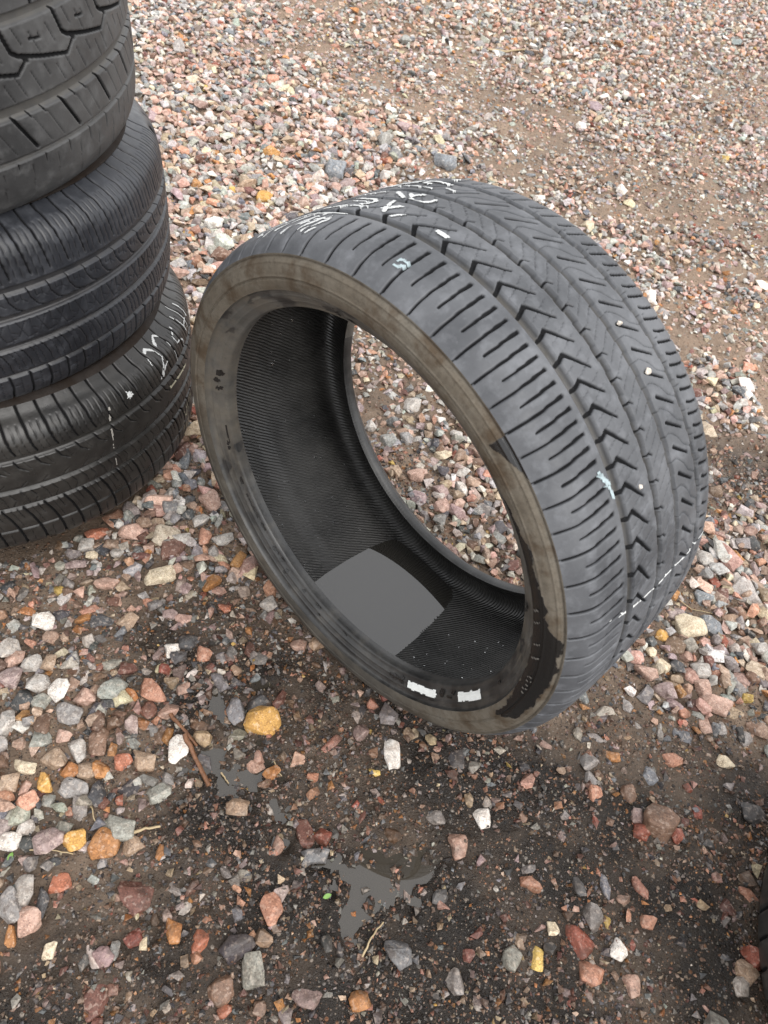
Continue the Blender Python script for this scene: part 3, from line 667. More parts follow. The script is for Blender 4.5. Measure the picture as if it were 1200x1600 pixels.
p3.cut([(-.05, -20), (.22, -38), (.44, -60), (.58, -80), (.7, -115)], 2.8, 3.4, 4, **D1).cut([(.32, -20), (.55, -40), (.72, -58)], 1.1, 1.0, 1.8, **D1).cut([(.62, -20), (.85, -40)], 1.6, 1.0, 2.4, **D1).cut([(.0, -72), (.06, -95)], 1.2, 1.2, 2, **D1)
M_t3 = mat_tread('black_shiny_rubber', (.012, .0115, .011), (.024, .0225, .0205), (.026, .0245, .0225), .36)
e3, H3, g3 = stacked(3, 'lowest tyre of the stack, black with white chalk numbers', .121, .139, .232, p3, (M_t3, M_s1), (-74, 34), [(.318, .0012, .0008), (.303, .0012, .0008)])
arc = lambda T: np.radians(T) * 357.0
def smask3(strokes, top=-.0012):
    T, O = g3['T'], g3['O']; msk = np.zeros(T.shape, bool); nzz = fbm(np.radians(T) * 119, O / 3.0, 78, 2)
    for pts, wd in strokes:
        d, _ = segdist(np.radians(T) * 357, O, [(math.radians(t) * 357, o) for t, o in pts]); msk |= d < wd * .5 * (.6 + .8 * nzz)
    return msk & (g3['D'] > top)
two = [([(-8.2, 109), (-7.6, 119), (-5.6, 122), (-4.0, 117), (-3.6, 108), (-5.0, 97), (-7.2, 84)], 2.8), ([(-7.2, 84), (-5.4, 92), (-2.2, 99)], 3), ([(-6.2, 84), (-4.0, 97)], 3.4)]
sev = [([(-2.8, 106), (-2.2, 118), (.4, 124), (1.6, 121), (1.9, 100), (2.1, 80)], 2.8)]
five = [([(7.6, 116), (4.8, 110), (4.8, 101), (7.4, 99), (8.6, 92), (8.2, 83)], 2.8)]
four = [([(11.6, 122), (12.4, 104), (13.2, 90)], 2.8), ([(15.2, 124), (15.2, 90)], 2.8), ([(12.6, 101), (16.4, 104)], 3)]
nine = [([(18.5, 118), (18.0, 96)], 3), ([(21, 122), (21, 92)], 3)]
for i, st in enumerate(two + sev + five + four + nine): fit(decal('chalk_mark', g3, smask3([st]), M_chalk, e3, .0006 + i * .00005), H3)
fit(decal('chalk_bar', g3, smask3([([(-3.8, 53), (1.0, 52), (7.0, 50)], 5.5)]), M_yellowchalk, e3, .0007), H3)
for i, st in enumerate([([(3.0, -31), (3.6, -44), (5.2, -46)], 2.8), ([(6, -28), (5.2, -52)], 3.2), ([(8, -24), (7.6, -50)], 3), ([(9.6, -18), (9.4, -36)], 3)]): fit(decal('chalk_mark', g3, smask3([st]), M_yellowchalk, e3, .0006 + i * .00005), H3)
star = []
for q in range(9):
    an = q * 40 + 12; L = (6.5, 4.5, 7.5)[q % 3]
    star.append(([(-18.8, 100), (-18.8 + math.degrees(L * math.cos(math.radians(an)) / 357), 100 + L * math.sin(math.radians(an)))], 1.9))
fit(decal('paint_splash', g3, smask3(star + [([(-18.9, 100), (-18.7, 100)], 5)], -.004), M_chalk, e3, .0009), H3)
M_drip = mat_plain('pale_paint', (.42, .40, .36), .8, (.12, .11, .10), 200)
for st in [([(-25.4, 99), (-25.6, 92), (-26.1, 80)], 4.4), ([(-26.2, 64), (-26.4, 45)], 3.4), ([(-26.5, 36), (-26.5, 28)], 2.4), ([(-26.6, 8), (-26.7, -6)], 2.4)]: fit(decal('paint_drip', g3, smask3([st], -.003), M_drip, e3, .0007), H3)

# ---- the tyre lying at the right edge
STK[4] = (.6155 + .342 * .978, .209 + .342 * .208, .105, 0, 0, .338)
p4 = Pattern(); p4.groove(30, 7, 5).groove(-10, 8, 5).groove(-45, 7, 5)
p4.cut([(0, 72), (.1, 100), (.15, 118)], 3.2, 3, 4, ph=phase(6, 0), pm=35).cut([(.2, 66), (.3, 36)], 2, 1.6, 3, ph=phase(6, 0), pm=35).cut([(0, -52), (.1, -110)], 3, 3, 4, ph=phase(6, 0), pm=35)
p4.groove(66, 4, 4)
tag(stacked(4, 'black tyre lying flat, only its edge showing at the right border', .106, .112, .215, p4, (mat_tread('dark_wet_rubber', (.016, .016, .016), (.04, .037, .033), (.04, .034, .028), .45), M_s2), (165, 215), [(.30, .0014, .0012), (.29, .0014, .001)])[0])
del STK[4]

# ------------------------------------------------------------------ stones
PAL = {'pink': (.54, .37, .30), 'salmon': (.55, .30, .21), 'palegrey': (.50, .485, .455), 'grey': (.32, .315, .31), 'darkgrey': (.10, .105, .112), 'white': (.72, .69, .64), 'cream': (.60, .52, .38), 'red': (.33, .115, .08),
       'orange': (.48, .235, .09), 'ochre': (.52, .30, .085), 'brown': (.24, .155, .11), 'mauve': (.37, .29, .28), 'greengrey': (.36, .38, .345), 'maroon': (.20, .10, .08), 'yellow': (.56, .40, .12), 'tan': (.43, .325, .235), 'brightred': (.48, .19, .115), 'bluegrey': (.22, .24, .26)}
PAL = {k: tuple(np.array(v) * .97 + np.mean(v) * .03) for k, v in PAL.items()}
PK = list(PAL)
def hull_proto(n, seed, bevel):
    r = np.random.default_rng(seed); bm = bmesh.new()
    for _ in range(n):
        d = r.normal(size=3); d /= np.linalg.norm(d); k = np.abs(d).max(); d = d / k ** r.uniform(.2, .6) * r.uniform(.82, 1.0)
        bm.verts.new(d)
    res = bmesh.ops.convex_hull(bm, input=bm.verts[:]); bmesh.ops.delete(bm, geom=[g for g in res['geom_interior'] if isinstance(g, bmesh.types.BMVert)], context='VERTS')
    bmesh.ops.dissolve_limit(bm, angle_limit=math.radians(9), verts=bm.verts[:], edges=bm.edges[:])
    if bevel:
        bmesh.ops.bevel(bm, geom=bm.edges[:] + bm.verts[:], offset=bevel, segments=2 if bevel > .05 else 1, profile=.6, affect='EDGES', clamp_overlap=True)
    bmesh.ops.triangulate(bm, faces=bm.faces[:]); bmesh.ops.recalc_face_normals(bm, faces=bm.faces[:]); bm.verts.ensure_lookup_table(); bm.verts.index_update()
    V = np.array([v.co[:] for v in bm.verts]); F = np.array([[v.index for v in f.verts] for f in bm.faces]); bm.free()
    V = V / np.abs(V).max(0); return V, F
P_LO = [hull_proto(10, 100 + i, 0) for i in range(26)]
def rough_proto(V, F, seed):
    bm = bmesh.new(); vs = [bm.verts.new(v) for v in V]; [bm.faces.new([vs[i] for i in f]) for f in F]
    bmesh.ops.subdivide_edges(bm, edges=[e for e in bm.edges if e.calc_length() > .45], cuts=1, use_grid_fill=True); bmesh.ops.triangulate(bm, faces=bm.faces[:])
    r_ = np.random.default_rng(seed); bm.normal_update(); bm.verts.ensure_lookup_table(); bm.verts.index_update()
    from mathutils import noise as mn
    off = Vector(r_.uniform(-20, 20, 3))
    for v in bm.verts: v.co += v.normal * (mn.noise(v.co * 1.7 + off) * .10 + mn.noise(v.co * 4.5 + off) * .05)
    V2 = np.array([v.co[:] for v in bm.verts]); F2 = np.array([[v.index for v in f.verts] for f in bm.faces]); bm.free()
    return V2 / np.abs(V2).max(0), F2
P_HI = [rough_proto(*hull_proto(15, 300 + i, .09), 900 + i) for i in range(40)]
def bulk(V, F):
    a, b, c = V[F[:, 0]], V[F[:, 1]], V[F[:, 2]]; return abs(np.einsum('ij,ij->i', a, np.cross(b, c)).sum()) / 6 / np.prod(np.ptp(V, axis=0))
P_HI = sorted(P_HI, key=lambda q: -bulk(*q))[:22]
def octa(seed):
    q = np.random.default_rng(seed); V = np.array([(1, 0, 0), (-1, 0, 0), (0, 1, 0), (0, -1, 0), (0, 0, 1), (0, 0, -1)], float) * q.uniform(.75, 1.15, (6, 1)) + q.normal(0, .22, (6, 3))
    F = np.array([(0, 2, 4), (2, 1, 4), (1, 3, 4), (3, 0, 4), (2, 0, 5), (1, 2, 5), (3, 1, 5), (0, 3, 5)]); return V / np.abs(V).max(0) * 1.12, F
P_TINY = [octa(500 + i) for i in range(16)]
def rotm(yaw, tilt, tdir):
    c, s = np.cos(yaw), np.sin(yaw); z0 = np.zeros_like(c); o1 = np.ones_like(c)
    Rz = np.stack([np.stack([c, -s, z0], -1), np.stack([s, c, z0], -1), np.stack([z0, z0, o1], -1)], -2)
    kx, ky = np.cos(tdir), np.sin(tdir); ct, st = np.cos(tilt), np.sin(tilt); vt = 1 - ct
    Rt = np.stack([np.stack([ct + kx * kx * vt, kx * ky * vt, ky * st], -1), np.stack([kx * ky * vt, ct + ky * ky * vt, -kx * st], -1), np.stack([-ky * st, kx * st, ct], -1)], -2)
    return Rt @ Rz
def build_batch(protos, pid, pos, half, R, col, wet):
    Vs, Fs, Cs, Ws = [], [], [], []; off = 0
    for k, (V, F) in enumerate(protos):
        q = np.where(pid == k)[0]
        if not len(q): continue
        P = V[None] * half[q][:, None]; P = np.einsum('nij,nvj->nvi', R[q], P) + pos[q][:, None]
        Vs.append(P.reshape(-1, 3)); Fs.append((F[None] + (np.arange(len(q)) * len(V))[:, None, None] + off).reshape(-1, 3)); off += len(q) * len(V)
        Cs.append(np.repeat(np.c_[col[q], np.ones(len(q))], len(V), 0)); Ws.append(np.repeat(wet[q], len(V)))
    return np.concatenate(Vs), np.concatenate(Fs), np.concatenate(Cs), np.concatenate(Ws)
def pick(n, names, p):
    p = np.array(p, float); p /= p.sum(); base = np.array([PAL[k] for k in names])
    c = base[rng.choice(len(names), n, p=p)]
    return np.clip(c * rng.uniform(.64, 1.2, (n, 1)) * rng.uniform(.94, 1.06, (n, 3)), .01, .8)
MIXN = ['pink', 'salmon', 'palegrey', 'grey', 'darkgrey', 'white', 'cream', 'red', 'orange', 'brown', 'mauve', 'greengrey', 'maroon', 'tan', 'bluegrey', 'yellow']
MIXDRY = [30, 6, 27, 13, 3, 11, 7, .8, 1.8, 3.5, 11, 5, 1.8, 10, 4, .25]
MIXWET = [9, 6, 6, 13, 15, 2, 2, 2, 4.5, 15, 9, 4, 8, 9, 8, .8]

# where the tyres stand, so that no stone is put inside them
def blocked(x, y, m=0.0):
    d = np.hypot(x - STK[3][0], y - STK[3][1]) < .325 - m
    ax = (x - TC[0]) * a_[0] + (y - TC[1]) * a_[1]; pr = (x - TC[0]) * u_[0] + (y - TC[1]) * u_[1]
    d |= (np.abs(ax) < .125) & (np.abs(pr) < .085)
    d |= np.hypot(x - (.6155 + .342 * .978), y - (.209 + .342 * .208)) < .32
    return d
def under_tyre(x, y, top):        # height of the big tyre's underside at a ground point
    ax = (x - TC[0]) * a_[0] + (y - TC[1]) * a_[1]; pr = (x - TC[0]) * u_[0] + (y - TC[1]) * u_[1]
    r = np.interp(np.abs(ax), [0, .108, .122, .1335, .141], [.340, .335, .3285, .318, .295])
    zb = TC[2] - np.sqrt(np.maximum(r * r - pr * pr, 0)); zb = np.where((np.abs(ax) > .145) | (np.abs(pr) > .33), 9, zb)
    return top > zb

# hero stones: one line per stone that the photograph singles out: px, py, width, height (photo px), angle, tint, label
HERO = [
 (615, 1176, 27, 52, 10, 'white', 'white tooth-shaped stone lying alone below the tyre rim'),
 (410, 1125, 58, 48, -10, 'ochre', 'large ochre-yellow stone in the wet mud left of the tyre bottom'),
 (278, 1170, 30, 46, 0, 'white', 'white blocky stone beside the brown sticks'),
 (246, 900, 54, 26, 25, 'cream', 'long cream-coloured stone near the bottom tyre of the stack'),
 (67, 969, 32, 31, 0, 'white', 'roundish white stone alone on the mud below the stack'),
 (167, 909, 38, 22, 5, 'pink', 'flat pink stone left of the long cream stone'),
 (119, 879, 34, 18, 15, 'mauve', 'flat mauve-grey stone just below the stack'),
 (350, 946, 22, 18, 0, 'brightred', 'small bright orange-red stone by the left side of the big tyre'),
 (419, 942, 32, 28, 10, 'palegrey', 'grey stone with a dark hollow touching the tyre shadow'),
 (267, 1015, 27, 25, 0, 'white', 'whitish cube-like stone next to the dark grey wet one'),
 (292, 1003, 30, 28, 0, 'darkgrey', 'dark grey wet stone right of the whitish cube-like stone'),
 (315, 1020, 32, 27, 0, 'salmon', 'pinkish-red stone right of the whitish cube-like stone'),
 (199, 1045, 30, 22, 0, 'maroon', 'dull reddish stone above the big salmon stone'),
 (243, 1077, 50, 35, -5, 'salmon', 'large angular salmon stone above the brown sticks'),
 (287, 1072, 27, 22, 20, 'pink', 'small pink stone right of the big salmon stone'),
 (262, 1108, 32, 25, 0, 'pink', 'pink stone just above the tip of the brown sticks'),
 (225, 1184, 36, 37, 0, 'tan', 'orange-tan stone left of the white blocky stone'),
 (192, 1190, 27, 24, 20, 'brightred', 'red stone left of the orange-tan stone'),
 (109, 1115, 44, 36, -30, 'grey', 'faceted grey stone in the left gravel'),
 (94, 1082, 31, 34, 30, 'white', 'white angular stone above the faceted grey one'),
 (132, 1088, 34, 27, 0, 'pink', 'pale pink crumbly stone right of the white angular one'),
 (54, 1068, 50, 27, 5, 'palegrey', 'long pale grey slab among the left gravel'),
 (17, 1059, 30, 32, 0, 'mauve', 'grey-pink stone at the left border beside the pale slab'),
 (50, 1037, 29, 28, 0, 'palegrey', 'pale grey stone above the long pale slab'),
 (22, 1030, 27, 28, 0, 'pink', 'pinkish stone at the left border above the slab'),
 (75, 1036, 22, 24, 0, 'tan', 'tan rounded stone above the white angular one'),
 (12, 1012, 32, 34, 30, 'palegrey', 'light grey stone cut by the left border, uppermost there'),
 (65, 1097, 28, 27, 0, 'greengrey', 'greenish-grey stone below the pale slab'),
 (154, 1159, 29, 48, 5, 'brown', 'tall brown banded stone in the left gravel'),
 (155, 1203, 28, 25, -20, 'orange', 'orange-pink stone touching the foot of the tall banded stone'),
 (81, 1189, 40, 33, 15, 'tan', 'wide pinkish-tan stone in the left gravel'),
 (121, 1173, 24, 36, 25, 'palegrey', 'narrow pale stone left of the tall banded stone'),
 (135, 1204, 32, 26, 0, 'tan', 'tan-grey rounded stone below the tall banded stone'),
 (97, 1152, 29, 20, 0, 'pink', 'small pinkish stone above the wide pinkish-tan stone'),
 (64, 1156, 31, 26, 0, 'greengrey', 'grey-green stone above the wide pinkish-tan stone'),
 (73, 1222, 26, 28, 0, 'ochre', 'brown-ochre stone low in the left gravel'),
 (17, 1222, 32, 30, 0, 'tan', 'tan stone at the left border'),
 (8, 1130, 28, 40, 20, 'palegrey', 'pale stone cut by the left border beside the greenish one'),
 (40, 1197, 32, 22, 0, 'cream', 'cream-grey stone left of the wide pinkish-tan stone'),
 (115, 1233, 42, 28, -10, 'grey', 'grey slab lying low left of the mud'),
 (43, 1250, 30, 30, 20, 'salmon', 'salmon-pink stone near the left border'),
 (248, 1241, 35, 32, 0, 'greengrey', 'grey-green stone at the edge of the puddle'),
 (258, 1214, 27, 24, 0, 'grey', 'grey stone between the white blocky one and the puddle'),
 (435, 1089, 24, 34, -20, 'maroon', 'reddish-brown stone above the large ochre stone'),
 (467, 1004, 27, 24, 0, 'pink', 'pink stone tucked against the underside of the big tyre'),
 (404, 1098, 36, 32, 0, 'darkgrey', 'dark brown wet stone touching the large ochre stone'),
 (425, 1206, 28, 19, 30, 'orange', 'flat orange stone on the mud right of the puddle'),
 (198, 969, 29, 29, -30, 'tan', 'tan-grey stone in the mud under the stack'),
 (265, 959, 24, 20, 0, 'mauve', 'rounded mauve stone right of the tan-grey one'),
 (130, 961, 28, 18, 35, 'orange', 'small orange stone right of the roundish white one'),
 (372, 1262, 36, 28, 0, 'tan', 'orange-tan lump between puddles'),
 (587, 1202, 19, 13, 0, 'yellow', 'small yellow stone left of the white tooth-shaped one'),
 (679, 1276, 38, 23, 0, 'grey', 'grey-tan stone with a dark shadow below the white one'),
 (717, 1320, 31, 37, 0, 'pink', 'round pink stone in the middle of the mud'),
 (757, 1276, 26, 31, 15, 'white', 'whitish-pink pointed stone above the round pink one'),
 (431, 1321, 24, 35, -20, 'pink', 'pink stone lying at the edge of the narrow puddle'),
 (477, 1302, 29, 48, 15, 'maroon', 'dark red elongated stone right of the narrow puddle'),
 (422, 1262, 22, 22, 0, 'palegrey', 'light grey stone at the head of the narrow puddle'),
 (495, 1333, 50, 26, 0, 'bluegrey', 'blue-grey slab half sunk in the mud'),
 (565, 1140, 26, 30, 10, 'mauve', 'dull pinkish stone under the tyre rim'),
 (190, 1292, 40, 39, 0, 'greengrey', 'pale greenish-grey stone beside a straw'),
 (162, 1322, 42, 42, -20, 'orange', 'glossy orange-brown stone below the greenish-grey one'),
 (117, 1311, 33, 34, 0, 'ochre', 'rough orange-brown stone at left'),
 (75, 1317, 41, 36, 0, 'mauve', 'pinkish-grey stone under a straw'),
 (205, 1319, 32, 30, 20, 'tan', 'brownish-pink stone right of the glossy orange one'),
 (248, 1331, 16, 22, 0, 'orange', 'little orange stone right of the straw'),
 (12, 1313, 34, 26, 0, 'white', 'white pebble at the left border'),
 (40, 1292, 24, 22, 0, 'palegrey', 'pale triangular stone above the pinkish-grey one'),
 (425, 1420, 30, 44, 20, 'salmon', 'pink-red angular stone in the lower mud'),
 (392, 1517, 35, 45, 15, 'greengrey', 'grey-olive rounded stone sitting proud of the lower mud'),
 (147, 1560, 41, 46, 25, 'maroon', 'wet dark red stone in the lower left corner'),
 (482, 1557, 44, 30, -10, 'mauve', 'pale pinkish-grey flat stone near the bottom edge'),
 (565, 1563, 30, 28, 20, 'orange', 'orange-tan stone near the bottom edge'),
 (210, 1400, 52, 52, 0, 'maroon', 'large flat maroon stone sunk in the lower left mud'),
 (12, 1422, 36, 52, 20, 'grey', 'large grey stone at the left border'),
 (42, 1440, 34, 37, 0, 'pink', 'pink granite stone right of the large grey border stone'),
 (37, 1392, 25, 43, 15, 'palegrey', 'light grey upright stone above the pink granite one'),
 (62, 1413, 20, 42, 0, 'darkgrey', 'narrow dark grey stone right of the light grey one'),
 (93, 1379, 31, 28, 0, 'brightred', 'crumbly salmon-red stone in the lower left'),
 (20, 1462, 18, 27, 0, 'orange', 'peach-coloured small stone below the large grey border stone'),
 (78, 1482, 20, 26, 0, 'cream', 'cream pointed stone alone in the lower left mud'),
 (312, 1470, 25, 35, 10, 'brightred', 'orange-red stone in the lower mud'),
 (272, 1453, 22, 36, 0, 'orange', 'rusty brown stone left of the orange-red one'),
 (287, 1424, 17, 32, -20, 'palegrey', 'thin pale grey splinter above the orange-red stone'),
 (345, 1545, 36, 40, 0, 'brown', 'brownish-pink blocky stone near the bottom edge'),
 (350, 1580, 20, 18, 0, 'brightred', 'small red stone below the brownish-pink blocky one'),
 (905, 1467, 40, 50, 25, 'red', 'wet red pointed stone in the lower right mud'),
 (925, 1431, 40, 38, 0, 'grey', 'flat grey stone right above the wet red one'),
 (1027, 1287, 48, 50, -30, 'brown', 'big brown block standing out of the right-hand mud'),
 (1002, 1300, 27, 24, -20, 'red', 'reddish stone at the left foot of the big brown block'),
 (1056, 1308, 19, 22, 0, 'red', 'small red stone at the right foot of the big brown block'),
 (995, 1275, 20, 22, 0, 'mauve', 'mauve-grey stone left above the big brown block'),
 (1177, 1272, 36, 32, -30, 'darkgrey', 'dark grey stone near the right border'),
 (802, 1497, 28, 34, -20, 'greengrey', 'grey-yellow stone in the lower middle mud'),
 (842, 1498, 22, 34, -10, 'yellow', 'bright yellow stone right of the grey-yellow one'),
 (622, 1492, 40, 38, 0, 'bluegrey', 'blue-grey blocky stone near the bottom middle'),
 (710, 1536, 31, 37, 0, 'grey', 'square grey stone near the bottom middle'),
 (990, 1540, 24, 28, 0, 'pink', 'pale pink stone in the lower right'),
 (925, 1520, 36, 30, -20, 'salmon', 'salmon stone below the wet red one'),
 (966, 1482, 30, 26, -40, 'white', 'whitish flake right of the wet red stone'),
 (867, 1450, 18, 20, 0, 'cream', 'small cream stone left of the wet red stone'),
 (908, 1383, 22, 26, 0, 'darkgrey', 'black shiny stone above the flat grey one'),
 (1016, 1438, 26, 22, -20, 'salmon', 'small salmon stone in the right-hand mud'),
 (923, 1187, 28, 29, 0, 'grey', 'rounded grey stone below the tread of the tyre'),
 (958, 1178, 24, 20, 0, 'orange', 'orange-brown pebble right of the rounded grey one'),
 (932, 1240, 23, 27, 0, 'salmon', 'half-white salmon stone in the right-hand mud'),
 (982, 1237, 24, 32, 0, 'brown', 'reddish-brown slab right of the half-white stone'),
 (1052, 1186, 32, 25, -20, 'salmon', 'flat salmon stone at right'),
 (1135, 1187, 30, 20, 0, 'cream', 'pale flat stone near the right border'),
 (1172, 1498, 37, 30, 0, 'red', 'red and grey stone by the right-hand tyre'),
 (1162, 1520, 30, 26, -40, 'tan', 'tan stone below the red and grey one'),
 (1157, 1542, 24, 26, 0, 'palegrey', 'pale grey stone lowest beside the right-hand tyre'),
 (1078, 980, 47, 37, -15, 'cream', 'large smooth pale yellow stone right of the tyre'),
 (1033, 992, 22, 17, -20, 'ochre', 'ochre pebble left of the large pale yellow stone'),
 (1018, 1019, 18, 18, 0, 'cream', 'small cream cube under the tread'),
 (1038, 1038, 28, 25, -30, 'cream', 'cream-grey stone right of the small cream cube'),
 (1060, 1042, 22, 23, 0, 'darkgrey', 'dark grey rounded stone right of the cream-grey one'),
 (1008, 1053, 36, 26, 0, 'pink', 'pale pink angular stone below the tread'),
 (1038, 1080, 38, 28, -10, 'mauve', 'large mauve stone right of the tyre bottom'),
 (1100, 1078, 24, 35, 0, 'pink', 'upright pinkish stone right of the large mauve one'),
 (1097, 1046, 30, 26, 0, 'palegrey', 'pale grey stone above the upright pinkish one'),
 (1100, 872, 34, 22, 0, 'palegrey', 'pale grey slab at the right edge of the tread'),
 (1118, 908, 18, 20, 0, 'red', 'small red stone below the pale grey slab'),
 (1115, 975, 38, 26, 0, 'bluegrey', 'dark blue-grey stone right of the large pale yellow one'),
 (1122, 1100, 50, 30, -20, 'pink', 'broad pale pink stone at lower right of the upright one'),
 (644, 629, 32, 29, 20, 'palegrey', 'light grey stone seen through the tyre, largest there'),
 (689, 650, 19, 17, 0, 'white', 'white stone seen through the tyre at upper right'),
 (637, 685, 22, 25, 30, 'grey', 'grey stone seen through the middle of the tyre'),
 (713, 678, 22, 14, -15, 'palegrey', 'flat pale stone seen through the tyre at right'),
 (692, 712, 30, 18, 0, 'cream', 'cream stone seen through the tyre above the pile'),
 (579, 664, 20, 18, 0, 'palegrey', 'pale round stone seen close to the rear bead'),
 (720, 765, 22, 28, 30, 'white', 'white curved stone seen through the tyre'),
 (649, 745, 30, 20, 0, 'pink', 'pinkish stone seen through the tyre at lower left'),
 (205, 829, 40, 28, -5, 'pink', 'large pale pink stone beside the bottom of the stack'),
 (150, 829, 36, 19, 15, 'brightred', 'orange-red long stone against the bottom of the stack'),
 (131, 846, 27, 21, 10, 'palegrey', 'light grey-blue stone left of the large pale pink one'),
 (142, 863, 19, 16, 0, 'cream', 'cream cube below the light grey-blue stone'),
 (183, 861, 20, 19, 0, 'palegrey', 'pale grey stone below the large pale pink one'),
 (246, 816, 26, 18, 20, 'tan', 'flat tan stone between stack and big tyre'),
 (284, 842, 30, 25, 20, 'palegrey', 'pale round-edged stone between stack and big tyre'),
 (235, 761, 17, 20, 20, 'red', 'red brick-like stone beside the bottom tyre'),
 (329, 784, 32, 38, 35, 'pink', 'large pink granite stone against the left of the big tyre'),
 (348, 840, 35, 22, 20, 'palegrey', 'grey-white stone below the large pink granite one'),
 (317, 837, 26, 30, 0, 'salmon', 'salmon stone left of the grey-white one'),
 (313, 812, 30, 22, 25, 'palegrey', 'pale grey stone between granite and salmon stones'),
 (292, 718, 22, 30, -25, 'bluegrey', 'blue-grey stone wedged between the stack and the big tyre'),
 (525, 269, 36, 27, 0, 'bluegrey', 'dark blue-grey block behind the top of the big tyre'),
 (541, 288, 26, 24, 0, 'mauve', 'pinkish block right below the dark blue-grey one'),
 (694, 258, 33, 26, 0, 'bluegrey', 'dark slate-coloured block behind the tread crown'),
 (413, 306, 22, 20, -30, 'ochre', 'yellowish rounded stone left of the big tyre top'),
 (907, 1005 - 1005 + 199, 16, 13, 0, 'white', 'bright white pebble in the far gravel'),
 (843, 309, 18, 12, 0, 'white', 'white flat pebble just behind the tread crown'),
 (969, 298, 17, 14, 0, 'white', 'white rounded pebble in the brown soil behind the tyre'),
 (916, 353, 26, 15, 0, 'cream', 'cream flat stone by the right shoulder of the tyre'),
 (1016, 462, 18, 18, 0, 'white', 'white stone close to the right side of the tread'),
 (1165, 206, 18, 18, 0, 'mauve', 'rounded mauve stone in the far right soil'),
 (906, 2 + 2, 18, 10, 0, 'bluegrey', 'dark blue stone at the upper border'),
]
hx = np.array([px2ground(h[0], h[1], .006)[:2] for h in HERO])
hd = np.array([px2ground(h[0], h[1], .006)[2] for h in HERO])
right_g = math.atan2(rt[1], rt[0])
hero_r = np.zeros(len(HERO))
_, _, hw_ = fields(hx[:, 0], hx[:, 1])
for i, (px, py, ww, hh, an, tint, lab) in enumerate(HERO):
    s = hd[i] / FPX; el = CAMH / hd[i]
    sx = ww * s; sy = hh * s / max(.75, min(1.0, el + .18)) ; sz_ = min(sx, sy) * .72
    hero_r[i] = .5 * max(sx, sy) * .85
    half = np.array([[sx * .5, sy * .5, sz_ * .5]])
    R = rotm(np.array([right_g + math.radians(an)]), np.array([rng.uniform(-.14, .14)]), np.array([rng.uniform(0, 6.28)]))
    V, F = P_HI[(i * 7 + 3) % len(P_HI)]
    P = (R[0] @ (V * half).T).T
    c = np.array(PAL[tint]) * rng.uniform(.93, 1.1)
    tilt_z = float(height(np.array([hx[i, 0]]), np.array([hx[i, 1]]))[0])
    lift = (.22 if hw_[i] < .7 else (-.22 if 'sunk' in lab else .03)) * sz_
    me = mesh_np('stone', P, F, [('tint', 'FLOAT_COLOR', np.tile([*c, 1], (len(V), 1))), ('wetness', 'FLOAT', np.full(len(V), min(.9, hw_[i] * .9) * (.3 if tint in ('white', 'cream', 'yellow', 'ochre') else 1)))], True, 3)
    o = link('stone', me, M_stone); o.location = (hx[i, 0], hx[i, 1], tilt_z + lift)
    tag(o, lab, 'stone', 'stones lying on the mud and gravel')

# the rest of the stones
def scatter():
    out = []
    y = -.12
    while y < 7.6:
        step = .0130 if y < 2.0 else (.0165 if y < 3.2 else .0225)
        x0 = -1.0 - .42 * max(y, 0); x1 = 1.05 + .42 * max(y, 0)
        n = int((x1 - x0) / step)
        out.append(np.c_[x0 + (np.arange(n) + rng.uniform(0, 1, n)) * step, y + rng.uniform(0, 1, n) * step])
        y += step
    q = np.concatenate(out)
    P = np.c_[q, np.zeros(len(q))]; px, py, dz = project(P)
    m = (px > -170) & (px < 1370) & (py > -70) & (py < 1690) & (dz > .05)
    return q[m]
q = scatter()
cv, szz, wtt = fields(q[:, 0], q[:, 1])
patch_n = fbm(q[:, 0] * 7, q[:, 1] * 7, 60, 3); dist_y = np.clip(q[:, 1], 0, 9)
cv = np.clip(cv * (1 + (patch_n - .5) * np.where(cv > .85, .5, 1.9)), .0, 1); cv = np.where(cv < .35, cv * .34, cv)
cellA = np.where(q[:, 1] < 2.0, .0130, np.where(q[:, 1] < 3.2, .0165, .0225)) ** 2
size = szz * .001 * np.exp(rng.normal(-.10, .30, len(q)))
size = np.clip(size * np.where(q[:, 1] < 2.0, 1, np.where(q[:, 1] < 3.2, 1.06, 1.15)), .007, .046)
stoneA = size ** 2 * .62
prob = cv * 1.55 * cellA / np.maximum(stoneA * np.where(q[:, 1] < 2.0, 1, np.where(q[:, 1] < 3.2, 1.12, 1.3)), 1e-6) * np.where(cv > .7, 1.15, 1)
big = rng.uniform(0, 1, len(q)) < np.clip(prob, 0, 1)
big &= ~blocked(q[:, 0], q[:, 1])
S = q[big]; size = size[big]; cvS = cv[big]; wS = wtt[big]
keep = np.ones(len(S), bool)
for i in range(len(HERO)):
    keep &= np.hypot(S[:, 0] - hx[i, 0], S[:, 1] - hx[i, 1]) > hero_r[i] * .75 + size * .35
S, size, cvS, wS = S[keep], size[keep], cvS[keep], wS[keep]
n = len(S)
asp = np.exp(rng.normal(0, .22, (n, 3))) * [1.12, .92, .70]
half = size[:, None] * .5 * asp; half[:, 2] = np.minimum(half[:, 2], half[:, :2].min(1))
wetS = np.clip(wS * 1.05 + rng.normal(0, .14, n), 0, 1)
tilt = rng.normal(0, .35, n) * np.where(cvS > .6, 1, .5)
R = rotm(rng.uniform(0, 6.283, n), tilt, rng.uniform(0, 6.283, n))
lift = np.where(cvS > .6, (rng.uniform(-.1, 1.0, n) - .45 * sstep(.2, .5, wS)) * half[:, 2] + rng.uniform(0, .006, n), rng.uniform(-.75, .35, n) * half[:, 2])
pos = np.c_[S, height(S[:, 0], S[:, 1]) + lift]
bad = under_tyre(S[:, 0], S[:, 1], pos[:, 2] + half[:, 2] * 1.05)
pos[bad, 2] -= .012
